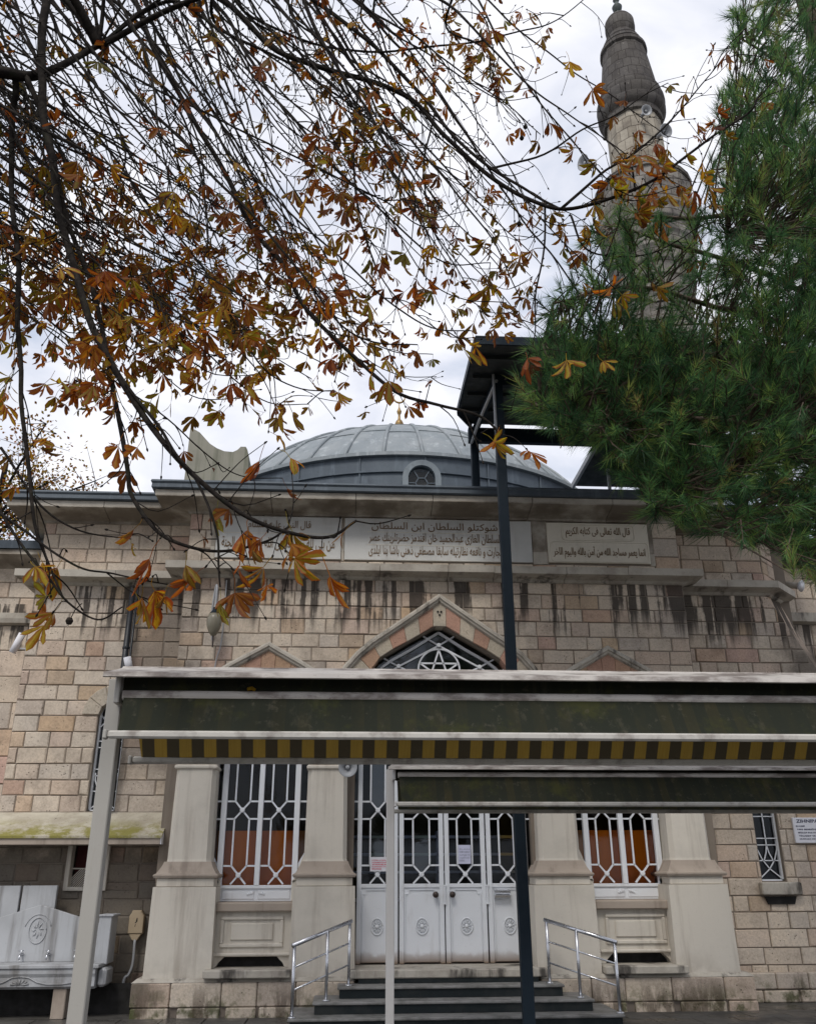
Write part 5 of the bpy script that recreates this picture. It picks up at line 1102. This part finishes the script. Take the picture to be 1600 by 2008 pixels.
b = MB(); b.add([f5(*p,.002) for p in ((-2.765,1.09),(-2.755,1.09),(-2.772,1.045),(-2.752,1.05),(-2.775,.985),(-2.785,.985),(-2.768,1.03),(-2.788,1.028))],[(0,1,3,2),(2,3,7,6) if False else (2,3,6,7),(6,4,5)]); b.build('lightning_mark','black',eb)
b = MB(); b.tube(catmull([(-2.765,12.98,.83),(-2.762,12.98,.55),(-2.80,12.97,.42),(-2.845,12.95,.36),(-2.85,12.93,.0)],5), .018, 8); b.build('conduit','plastic',eb,True)

# ------------------------------------------------------------------ horse chestnut: hanging branches and autumn leaves
rc = random.Random(21)
TR = Vector((-3.9, 4.6, 0))
ct = thing('horse_chestnut_tree', TR, 'horse chestnut tree with drooping dark branches and browning autumn leaves overhead', 'tree')
fork = Vector((-3.8, 4.9, 6.2))
b = MB(); tp = catmull([TR, TR+Vector((.05,.05,1.5)), TR+Vector((-.03,.1,3.2)), TR+Vector((.05,.2,5.0)), fork], 5)
b.tube(tp, [.34-.012*i for i in range(len(tp))], 14); b.build('trunk','bark',ct,True)
limb_px = [[(-260,-120,5.6),(60,-170,5.8),(420,-150,6.0),(760,-130,6.2),(1150,-150,6.2)], [(-300,120,5.2),(-120,120,5.2),(0,140,5.2),(80,145,5.3),(190,90,5.6)], [(-300,-300,6.4),(0,-330,7.2),(400,-340,7.8),(800,-330,8.0)]]
limbs = []
for lp_ in limb_px:
    w_ = catmull([fork]+[P(*q) for q in lp_], 7); limbs.append(w_); b = MB()
    b.tube(w_, [max(.02,(.15 if lp_[0][1] != 120 else .085)*(1-.75*i/len(w_))) for i in range(len(w_))], 10); b.build('limb','bark',ct,True)
LP_ = [p for l in limbs for p in l]
def wob(pts, amp):
    out_ = []
    for p in pts:
        n = mnoise.noise_vector(p*1.6); out_.append(p+n*amp)
    return out_
BR = []        # (points, r0, r1, twigginess)
def br(pl, r0, r1, tw=1.0, attach=True):
    pts = [P(*q) for q in pl]
    if attach:
        s0 = pts[0]; near_ = min(LP_, key=lambda q: (q-s0).length); pts = [near_, near_.lerp(s0,.55)+Vector((0,0,.12))]+pts
    w_ = wob(catmull(pts, 6), .035); BR.append((w_, r0, r1, tw)); return w_
# the branches one can follow in the picture
br([(95,-40,5.2),(78,170,5.2),(100,300,5.2),(125,450,5.2),(165,600,5.1),(210,700,5.0),(270,800,4.95),(330,880,4.9),(390,940,4.85),(470,1005,4.85),(560,1042,4.85),(640,1052,4.85),(700,1018,4.85)], .042, .008)
br([(210,700,5.0),(250,760,4.95),(310,835,4.9),(345,890,4.85),(385,940,4.8),(420,1040,4.75),(428,1110,4.7),(432,1150,4.7)], .014, .005, .6, False)
br([(20,250,5.4),(33,500,5.3),(38,700,5.2),(50,880,5.1),(72,1010,5.0),(95,1090,5.0),(120,1170,5.0)], .030, .006)
br([(130,420,5.4),(200,640,5.3),(245,900,5.1),(255,975,5.1),(300,1045,5.0),(370,1078,5.0),(440,1084,5.0),(520,1060,5.0),(560,1030,5.0)], .024, .006)
br([(250,-40,6.0),(330,150,6.0),(420,300,5.9),(490,440,5.8),(550,520,5.7),(600,600,5.6),(700,700,5.5),(780,770,5.4),(860,795,5.4),(940,815,5.35),(985,850,5.3)], .032, .008)
br([(400,-40,6.2),(480,40,6.2),(560,110,6.2),(700,150,6.1),(800,195,6.1),(880,270,6.0),(960,345,5.9),(1040,388,5.8),(1110,408,5.7),(1200,385,5.7),(1300,340,5.6),(1400,265,5.6),(1470,220,5.6),(1490,190,5.6)], .036, .008)
br([(560,-40,6.4),(700,60,6.4),(800,150,6.3),(870,240,6.2),(960,325,6.0),(1040,375,5.9),(1095,405,5.8)], .030, .010)
br([(480,20,6.4),(640,90,6.4),(800,95,6.3),(920,80,6.3),(1020,62,6.2),(1080,45,6.2),(1150,-10,6.2)], .018, .005)
br([(960,330,6.0),(1050,305,6.0),(1140,255,6.0),(1200,225,6.0),(1260,190,6.0),(1310,160,6.0)], .012, .004, .8, False)
br([(1100,408,5.7),(1180,340,5.7),(1250,300,5.7),(1330,215,5.7),(1385,150,5.7),(1430,100,5.7)], .014, .004, 1.1, False)
br([(1070,395,5.8),(1068,500,5.7),(1050,580,5.7),(1045,640,5.7),(1035,690,5.7)], .010, .004, 1.1, False)
br([(1120,420,5.7),(1150,480,5.7),(1200,500,5.7),(1270,500,5.7),(1330,470,5.7),(1370,440,5.7)], .010, .004, .9, False)
br([(850,220,6.2),(830,330,6.1),(850,450,6.1),(900,540,6.0),(930,590,6.0)], .010, .004, 1.2, False)
br([(700,160,6.2),(690,330,6.1),(720,470,6.1),(760,570,6.0),(850,640,6.0)], .012, .004, 1.2, False)
br([(0,1000,5.0),(60,1040,5.0),(150,1110,4.9),(220,1125,4.9),(330,1150,4.9)], .010, .004, .5, False)
br([(0,880,5.2),(80,985,5.1),(160,1040,5.1),(250,1060,5.1)], .010, .004, .6, False)
br([(-60,900,5.0),(20,1020,5.0),(90,1120,4.9),(130,1180,4.9),(190,1215,4.9),(240,1190,4.9)], .011, .004, .4, False)
# the curtain of thin branches streaming down from the upper left
for k in range(180):
    ty = rc.random(); Y0 = rc.uniform(5.3, 8.2)
    if ty < .5: x0, y0, sl_, ln_ = rc.uniform(-260, 640), rc.uniform(-80, -10), rc.uniform(.35, .85), rc.uniform(380, 760)
    elif ty < .85: x0, y0, sl_, ln_ = rc.uniform(-320, -20), rc.uniform(-60, 420), rc.uniform(.8, 1.9), rc.uniform(230, 460)
    else: x0, y0, sl_, ln_ = rc.uniform(300, 900), rc.uniform(-80, 60), rc.uniform(.5, 1.4), rc.uniform(200, 420)
    cu_ = rc.uniform(-.30, .25); pl = []; w1_, w2_ = rc.uniform(0,6), rc.uniform(14,34)
    for j in range(7):
        t_ = j/6; yy = y0+ln_*t_+w2_*.6*math.cos(w1_+t_*4); xx = x0+sl_*ln_*t_+cu_*ln_*t_*t_*.6+w2_*math.sin(w1_+t_*5.5); pl.append((xx, yy, Y0-.5*t_))
    if k%5 == 0: pl += [(pl[-1][0]+70, pl[-1][1]+45, pl[-1][2]), (pl[-1][0]+150, pl[-1][1]+50, pl[-1][2])]
    r_ = rc.uniform(.011, .029)*(1 if k < 90 else .7); br(pl, r_, .004, rc.uniform(.35, .8))
def dens(x, y):
    d = 0.09
    for cx_, cy_, sx, sy, a in ((420,610,260,150,1.0),(120,700,170,170,.95),(640,470,230,130,.85),(930,55,150,60,.75),(860,390,140,90,.4),(1270,345,100,70,.95),(930,560,110,90,.85),(380,760,200,60,.55),(520,1090,120,60,.8),(20,850,60,90,.6),(250,400,120,120,.45),(700,330,150,120,.45),(1380,140,60,60,.5),(1180,500,80,80,.35),(330,130,250,60,.18)):
        d = max(d, a*math.exp(-((x-cx_)/sx)**2-((y-cy_)/sy)**2))
    if y > 760: d *= .8 if x < 300 else .55
    if 790 < y < 960 and x > 330: d *= .2
    if y < 330 and x < 620: d *= .55
    if x > 700 and y < 520: d *= .7
    return d*(.35+1.1*max(0,min(1,.5+1.3*mnoise.noise(Vector((x*.009,y*.009,3.1))))))
twigs, LEAVES, pods = [], [], []
for w_, r0, r1, tw in BR:
    b = MB(); n = len(w_); b.tube(w_, [r0+(r1-r0)*(i/(n-1))**.8 for i in range(n)], 7); b.build('branch','bark',ct,True)
    L_ = 0
    for i in range(2, n):
        seg = (w_[i]-w_[i-1]); L_ += seg.length; x, y = px(w_[i])
        if not (-60 < x < 1560 and -60 < y < 1260): continue
        dn = dens(x, y); 
        while L_ > .20/tw:
            L_ -= .20/tw; d = seg.normalized(); rv = Vector((rc.gauss(0,1),rc.gauss(0,1),rc.gauss(0,1))).normalized()
            d2 = (d*.9+rv*.9+Vector((0,0,-.35))).normalized(); ln_ = rc.uniform(.14,.5)*(1.15 if i > n*.6 else .8)
            p0 = w_[i]-seg*rc.random(); p1 = p0+d2*ln_*.45; up_ = rc.random() < .35; p2 = p1+(d2*.6+Vector((0,0,.35 if up_ else -.5))+rv*.2).normalized()*ln_*.6
            twigs.append(((p0,p1,p2), rc.uniform(.0035,.0062)))
            if rc.random() < dn*2.0+.02: LEAVES.append((p2, d2))
            if rc.random() < dn*1.35: LEAVES.append((p1.lerp(p2,.4), -d2))
            if rc.random() < dn*1.4-.05: LEAVES.append((p2+Vector((rc.uniform(-.1,.1),rc.uniform(-.15,.15),rc.uniform(-.1,.05))), rv))
            if rc.random() < .3:
                d3 = (d2+Vector((rc.gauss(0,.7),rc.gauss(0,.7),rc.gauss(-.1,.6)))).normalized(); p3 = p1+d3*rc.uniform(.1,.28); twigs.append(((p1,p1.lerp(p3,.5)+Vector((0,0,-.01)),p3),.0034))
                if rc.random() < dn*1.1: LEAVES.append((p3,d3))
    x, y = px(w_[-1])
    if rc.random() < .75: LEAVES.append((w_[-1], Vector((0,0,-1))))
# leaf meshes: palmate leaves of separate drooping leaflets
def leaflet(mb, base, dirv, nrm, ln_, wd, curl, cup):
    side = dirv.cross(nrm).normalized(); nrm = side.cross(dirv).normalized(); vs, ed = [], []; rows = 7
    for i in range(rows):
        t_ = i/(rows-1); wv = wd*((t_**1.15)*((1-t_)**.42)*1.95+.02)*(1 if 0 < i < rows-1 else .12)
        c_ = base+dirv*ln_*(t_-.10*curl*t_*t_)+nrm*(-curl*ln_*.42*t_*t_); wz = nrm*(cup*wv)
        jag = .12*math.sin(i*2.3+ln_*90)
        vs += [c_-side*wv*(1+jag)+wz, c_, c_+side*wv*(1-jag)+wz*.8]; ed += [1.0, 0.0, 1.0]
    fs = []
    for i in range(rows-1):
        for k in range(2): fs.append((i*3+k,i*3+k+1,i*3+3+k+1,i*3+3+k))
    return vs, fs, ed
def make_leaf(seed):
    r = random.Random(seed); m = MB(); pet = r.uniform(.06,.13); c_ = Vector((0,0,-pet)); n = r.choice((5,5,6,7,4,3,2))
    m.tube([Vector((0,0,0)), Vector((r.uniform(-.012,.012),r.uniform(-.012,.012),-pet*.5)), c_], .0022, 4)
    angs = {7:(-105,-68,-32,0,32,68,105),6:(-85,-50,-16,16,50,88),5:(-72,-36,0,36,72),4:(-60,-20,22,62),3:(-45,0,45),2:(-18,25)}[n]
    for a in angs:
        a = math.radians(a*.72+r.uniform(-14,14)); out_ = r.uniform(-.35,.5)
        d = Vector((math.sin(a), out_*.55, -math.cos(a)*.8-.25)).normalized(); nn = Vector((r.uniform(-.7,.7), 1, r.uniform(-.2,.6))); ln_ = .185*(1-.30*abs(a)/1.6)*r.uniform(.6,1.15)
        v, f, e_ = leaflet(m, c_, d, nn, ln_, ln_*r.uniform(.12,.20), r.uniform(-.3,1.3), r.uniform(-.1,1.1)); m.add(v, f, None, e_)
    return m
LM = [make_leaf(100+i) for i in range(26)]; LME = []
for m in LM:
    o = m.build('leaf','leaf'); LME.append(o.data); bpy.data.objects.remove(o)
ld = []
for p, d in LEAVES:
    x, y = px(p)
    if not (-80 < x < 1500 and -80 < y < 1185): continue
    if x > 760 and 830 < y and x > 700: continue
    ld.append(((p-EYE).length, p))
# hand-placed leaves that stand out in the picture
for x, y, Y in ((572,775,4.9),(560,780,4.9),(545,880,4.8),(520,868,4.8),(895,668,5.0),(770,712,5.2),(735,715,5.2),(980,835,5.2),(1032,880,5.2),(945,848,5.2),(1030,690,5.3),(1110,690,5.3),(1195,555,5.4),(1190,575,5.4),(630,1085,4.8),(560,1080,4.75),(535,1090,4.75),(480,1090,4.75),(405,1110,4.75),(455,1115,4.75),(300,1130,4.8),(280,1145,4.8),(262,1150,4.8),(365,1080,4.8),(315,1055,4.8),(280,1015,4.8),(430,965,4.9),(455,985,4.9),(490,1010,4.9),(560,1000,4.9),(525,1040,4.85),(105,1200,4.9),(60,1100,4.9),(130,1080,5),(1395,110,5.6),(1360,150,5.6),(1430,90,5.6),(1110,100,5.8),(1150,150,5.8),(1385,350,5.6),(1390,390,5.6),(1300,400,5.6),(1145,430,5.6),(1235,340,5.6),(1200,300,5.6),(1215,320,5.6),(1250,285,5.6),(1270,310,5.6),(1300,300,5.6),(1320,330,5.6),(1340,290,5.6),(1290,350,5.6),(1240,380,5.6),(1190,370,5.6),(1330,370,5.6),(1360,330,5.6),(1270,400,5.6),(1225,400,5.6),(1180,330,5.6),(1210,350,5.6),(1260,350,5.6),(1310,280,5.6),(1350,350,5.6),(1285,270,5.6),(1230,300,5.6),(1375,300,5.6),(1300,370,5.6),(1245,410,5.6),(1150,400,5.6),(1160,370,5.6),(1010,470,5.8),(1030,500,5.8),(960,540,5.9)):
    p = P(x,y,Y); ld.append((3.0, p)); q = min((v for w_ in BR for v in w_[0]), key=lambda v: (v-p).length)
    if (q-p).length < .5: twigs.append(((q, q.lerp(p,.5)+Vector((0,0,.03)), p), .004))
b = MB()
for pts, r in twigs:
    w_ = catmull(pts, 3); b.tube(w_, [r*(1-.45*i/(len(w_)-1)) for i in range(len(w_))], 5, True)
    b.lathe([(0,-.012),(.0065,-.004),(.007,.006),(0,.02)], w_[-1], 5, (w_[-1]-w_[-2]))
tag(b.build('twigs','bark',ct), kind='stuff')
ld.sort(key=lambda q: q[0]); mass = MB()
for i, (dist, p) in enumerate(ld):
    k = rc.randrange(len(LM)); yaw = rc.uniform(0, 2*math.pi); R_ = Matrix.Rotation(yaw,4,'Z') @ Matrix.Rotation(rc.gauss(0,.5),4,'X') @ Matrix.Rotation(rc.gauss(0,.45),4,'Y'); s_ = rc.uniform(.5,.98) if dist > 3.01 else rc.uniform(.85,1.25)
    if i < 300:
        o = bpy.data.objects.new('leaf', LME[k]); COL.objects.link(o); o.parent = ct; o.matrix_local = Matrix.Translation(p-TR) @ R_ @ Matrix.Scale(s_,4)
    else:
        mass.add([p+(R_@(Vector(v)*s_)) for v in LM[k].v], LM[k].f, rc.random(), LM[k].e)
tag(mass.build('foliage','leafmass',ct), kind='stuff')
for x, y, Y in ((1030,248,6.0),(1023,270,6.0),(136,1218,4.9),(1018,438,5.8)):
    p = P(x,y,Y); b = MB(); b.lathe([(0,-.022),(.014,-.018),(.022,0),(.014,.018),(0,.022)], p, 10); b.tube([p, p+Vector((.02,.01,.07)), p+Vector((.05,.02,.11))], .003, 5); b.build('seed_pod','bark',ct)

# ------------------------------------------------------------------ pine
rp_ = random.Random(8)
TP = Vector((5.6, 7.4, 0))
pt = thing('pine_tree', TP, 'dense dark green pine with long needles reaching in from the right', 'tree')
b = MB(); tp = catmull([TP, TP+Vector((.1,0,3)), TP+Vector((0,.1,6)), TP+Vector((.15,.1,9)), TP+Vector((.05,.2,13)), TP+Vector((0,.2,15))], 5); b.tube(tp, [.26-.0072*i for i in range(len(tp))], 12); b.build('trunk','pinebark',pt,True)
plimbs = [[(1500,430,6.6),(1420,420,6.5),(1330,425,6.4),(1250,425,6.3),(1180,450,6.3)],[(1560,560,7.0),(1450,520,6.8),(1340,485,6.6),(1250,455,6.5),(1200,440,6.5)],[(1560,640,6.8),(1400,600,6.6),(1280,560,6.4),(1160,570,6.3),(1085,590,6.2)],[(1560,730,6.5),(1400,700,6.4),(1250,690,6.2),(1120,680,6.1),(1065,670,6.0)],[(1560,800,6.3),(1400,770,6.2),(1250,760,6.0),(1120,770,5.9),(1050,785,5.9)],[(1560,850,6.2),(1430,830,6.1),(1300,825,6.0),(1190,835,5.9),(1110,825,5.9)],[(1580,900,6.3),(1470,900,6.2),(1380,920,6.1),(1310,960,6.0),(1290,990,6.0)],[(1600,960,6.4),(1520,980,6.3),(1450,1010,6.2),(1390,1040,6.2)],[(1600,1000,6.6),(1580,1040,6.5),(1570,1090,6.4)],[(1600,420,7.2),(1520,370,7.1),(1450,330,7.0),(1400,330,7.0)],[(1600,300,7.4),(1530,250,7.3),(1460,225,7.2),(1420,240,7.2)],[(1620,180,7.6),(1540,130,7.5),(1480,90,7.4),(1450,70,7.4)],[(1640,60,7.8),(1580,10,7.7),(1540,-30,7.6)],[(1620,500,6.6),(1540,450,6.4),(1470,440,6.3),(1420,450,6.2)],[(1620,700,7.4),(1500,660,7.6),(1380,640,7.8),(1280,640,7.9)],[(1620,820,7.2),(1500,780,7.4),(1380,720,7.5),(1260,720,7.6)],[(1640,1020,6.8),(1600,1080,6.8),(1590,1120,6.8)]]
NP_ = []
for l in plimbs:
    p0 = P(*l[0]); zt = p0.z-.35; a = min(tp, key=lambda q: abs(q.z-zt)); w_ = wob(catmull([a, a.lerp(p0,.5)+Vector((0,0,.05))]+[P(*q) for q in l], 5), .05); b = MB()
    b.tube(w_, [.040-.033*i/len(w_) for i in range(len(w_))], 7); b.build('limb','pinebark',pt,True); NP_ += w_[5:]
outline = [(1440,-60),(1425,60),(1450,130),(1395,215),(1415,300),(1370,330),(1390,420),(1330,430),(1230,405),(1160,430),(1150,480),(1110,540),(1050,590),(1085,640),(1050,690),(1020,770),(1035,820),(1120,850),(1190,870),(1210,930),(1265,960),(1275,1005),(1350,1030),(1420,1055),(1500,1060),(1560,1110),(1600,1140),(1720,1140),(1720,-60)]
def inside(x, y):
    c_ = False; n = len(outline)
    for i in range(n):
        (x1,y1),(x2,y2) = outline[i], outline[i-1]
        if (y1 > y) != (y2 > y) and x < (x2-x1)*(y-y1)/(y2-y1)+x1: c_ = not c_
    return c_
tufts, ptw = [], MB(); tries = 0
NPA = np.array([list(q) for q in NP_])
while len(tufts) < 3900 and tries < 60000:
    tries += 1; x, y = rp_.uniform(1010,1720), rp_.uniform(-60,1145)
    if not inside(x, y): continue
    thin = 1.0
    if x < 1400 and 395 < y < 650: thin = .34
    elif x < 1420 and y < 600: thin = .33          # the thin veil before the minaret
    if y > 1010 and x > 1480: thin = .75
    if rp_.random() > thin: continue
    p = P(x, y, rp_.uniform(5.4, 8.2) if x > 1350 else rp_.uniform(5.5, 7.0))
    k = int(np.argmin(((NPA-np.array(p))**2).sum(1))); a = NP_[k]; dv = p-a
    if dv.length > 1.1: continue
    out_ = (dv.normalized()*.7+Vector((-.35,-.25,-.05))+Vector((rp_.gauss(0,.35),rp_.gauss(0,.35),rp_.gauss(.12,.35)))).normalized()
    tufts.append((p, out_)); 
    if rp_.random() < .55: ptw.tube([a, a.lerp(p,.5)+Vector((0,0,-.04)), p-out_*.1, p+out_*.1], [.010,.007,.005,.003], 4, False)
    else: ptw.tube([p-out_*.2, p, p+out_*.1], [.006,.005,.003], 4, False)
tag(ptw.build('twigs','pinebark',pt), kind='stuff')
rg_ = np.random.default_rng(4); V, T = [], []
for p, d in tufts:
    n = int(rg_.uniform(38,72)); lscale = rg_.uniform(.75,1.15); d = np.array(d); a = np.cross(d, [0,0,1.0]); a /= np.linalg.norm(a)+1e-9; b2 = np.cross(d, a)
    ph = rg_.uniform(0, 2*np.pi, n); s_ = rg_.uniform(-.16, .10, n); op = rg_.uniform(.35, 1.05, n)*np.interp(s_, [-.16,.10], [1.0,.55]); ln_ = rg_.uniform(.10,.18, n)*lscale
    rad = np.cos(ph)[:,None]*a+np.sin(ph)[:,None]*b2; dr_ = d*np.cos(op)[:,None]+rad*np.sin(op)[:,None]; base = np.array(p)+d*s_[:,None]
    tip = base+dr_*ln_[:,None]; tip[:,2] -= .012*rg_.random(n); sd = np.cross(dr_, rg_.normal(size=(n,3))); sd /= np.linalg.norm(sd,axis=1)[:,None]+1e-9; sd *= .0031
    V.append(np.stack([base-sd, base+sd, tip], 1).reshape(-1,3)); tn = np.clip(rg_.normal(.38,.28)+rg_.normal(0,.16,n), 0, 1); 
    if rg_.random() < .05: tn = np.clip(tn+.35, 0, .95)
    T.append(np.repeat(tn, 3))
V = np.concatenate(V)-np.array(TP); T = np.concatenate(T); nt = len(V)//3
me = bpy.data.meshes.new('needles'); me.vertices.add(len(V)); me.vertices.foreach_set('co', V.ravel()); me.loops.add(len(V)); me.loops.foreach_set('vertex_index', np.arange(len(V), dtype=np.int32))
me.polygons.add(nt); me.polygons.foreach_set('loop_start', np.arange(0, len(V), 3, dtype=np.int32)); at_ = me.attributes.new('tone','FLOAT','POINT'); at_.data.foreach_set('value', T); me.materials.append(M['needle']); me.update(); me.validate()
o = bpy.data.objects.new('needles', me); COL.objects.link(o); o.parent = pt; tag(o, kind='stuff')

# ------------------------------------------------------------------ small-leaved tree far behind the left annex
bt = thing('background_tree', (-9.6, 22, 0), 'small reddish-leaved tree far behind the left annex', 'tree'); B0 = Vector((-9.6,22,0)); rb_ = random.Random(3)
b = MB(); b.tube(catmull([B0, B0+Vector((.1,0,4)), B0+Vector((0,.2,8)), B0+Vector((.1,.2,12))],4), [.25-.015*i for i in range(13)], 8)
tips = []
for k in range(34):
    z = rb_.uniform(5,12); a = rb_.uniform(0,6.28); ln_ = rb_.uniform(1.2,3.2); s0 = B0+Vector((0,.1,z)); e0 = s0+Vector((math.cos(a)*ln_, math.sin(a)*ln_, ln_*rb_.uniform(.3,1.1)))
    w_ = catmull([s0, s0.lerp(e0,.5)+Vector((0,0,.2)), e0], 5); b.tube(w_, [.05-.0035*i for i in range(len(w_))], 5)
    for q in w_[3:]:
        for j in range(4):
            e2 = q+Vector((rb_.gauss(0,.4),rb_.gauss(0,.4),rb_.gauss(.1,.4))); b.tube([q,e2],[.012,.005],4); tips.append(e2)
b.build('trunk','bark',bt); b = MB()
for q in tips:
    for j in range(9):
        c_ = q+Vector((rb_.gauss(0,.22),rb_.gauss(0,.22),rb_.gauss(0,.2))); u = Vector((rb_.gauss(0,1),rb_.gauss(0,1),rb_.gauss(0,1))).normalized()*.05; v = u.orthogonal().normalized()*.035
        b.add([c_-u,c_-v,c_+u,c_+v],[(0,1,2,3)],rb_.random())
b.build('crown','leafmass',bt)
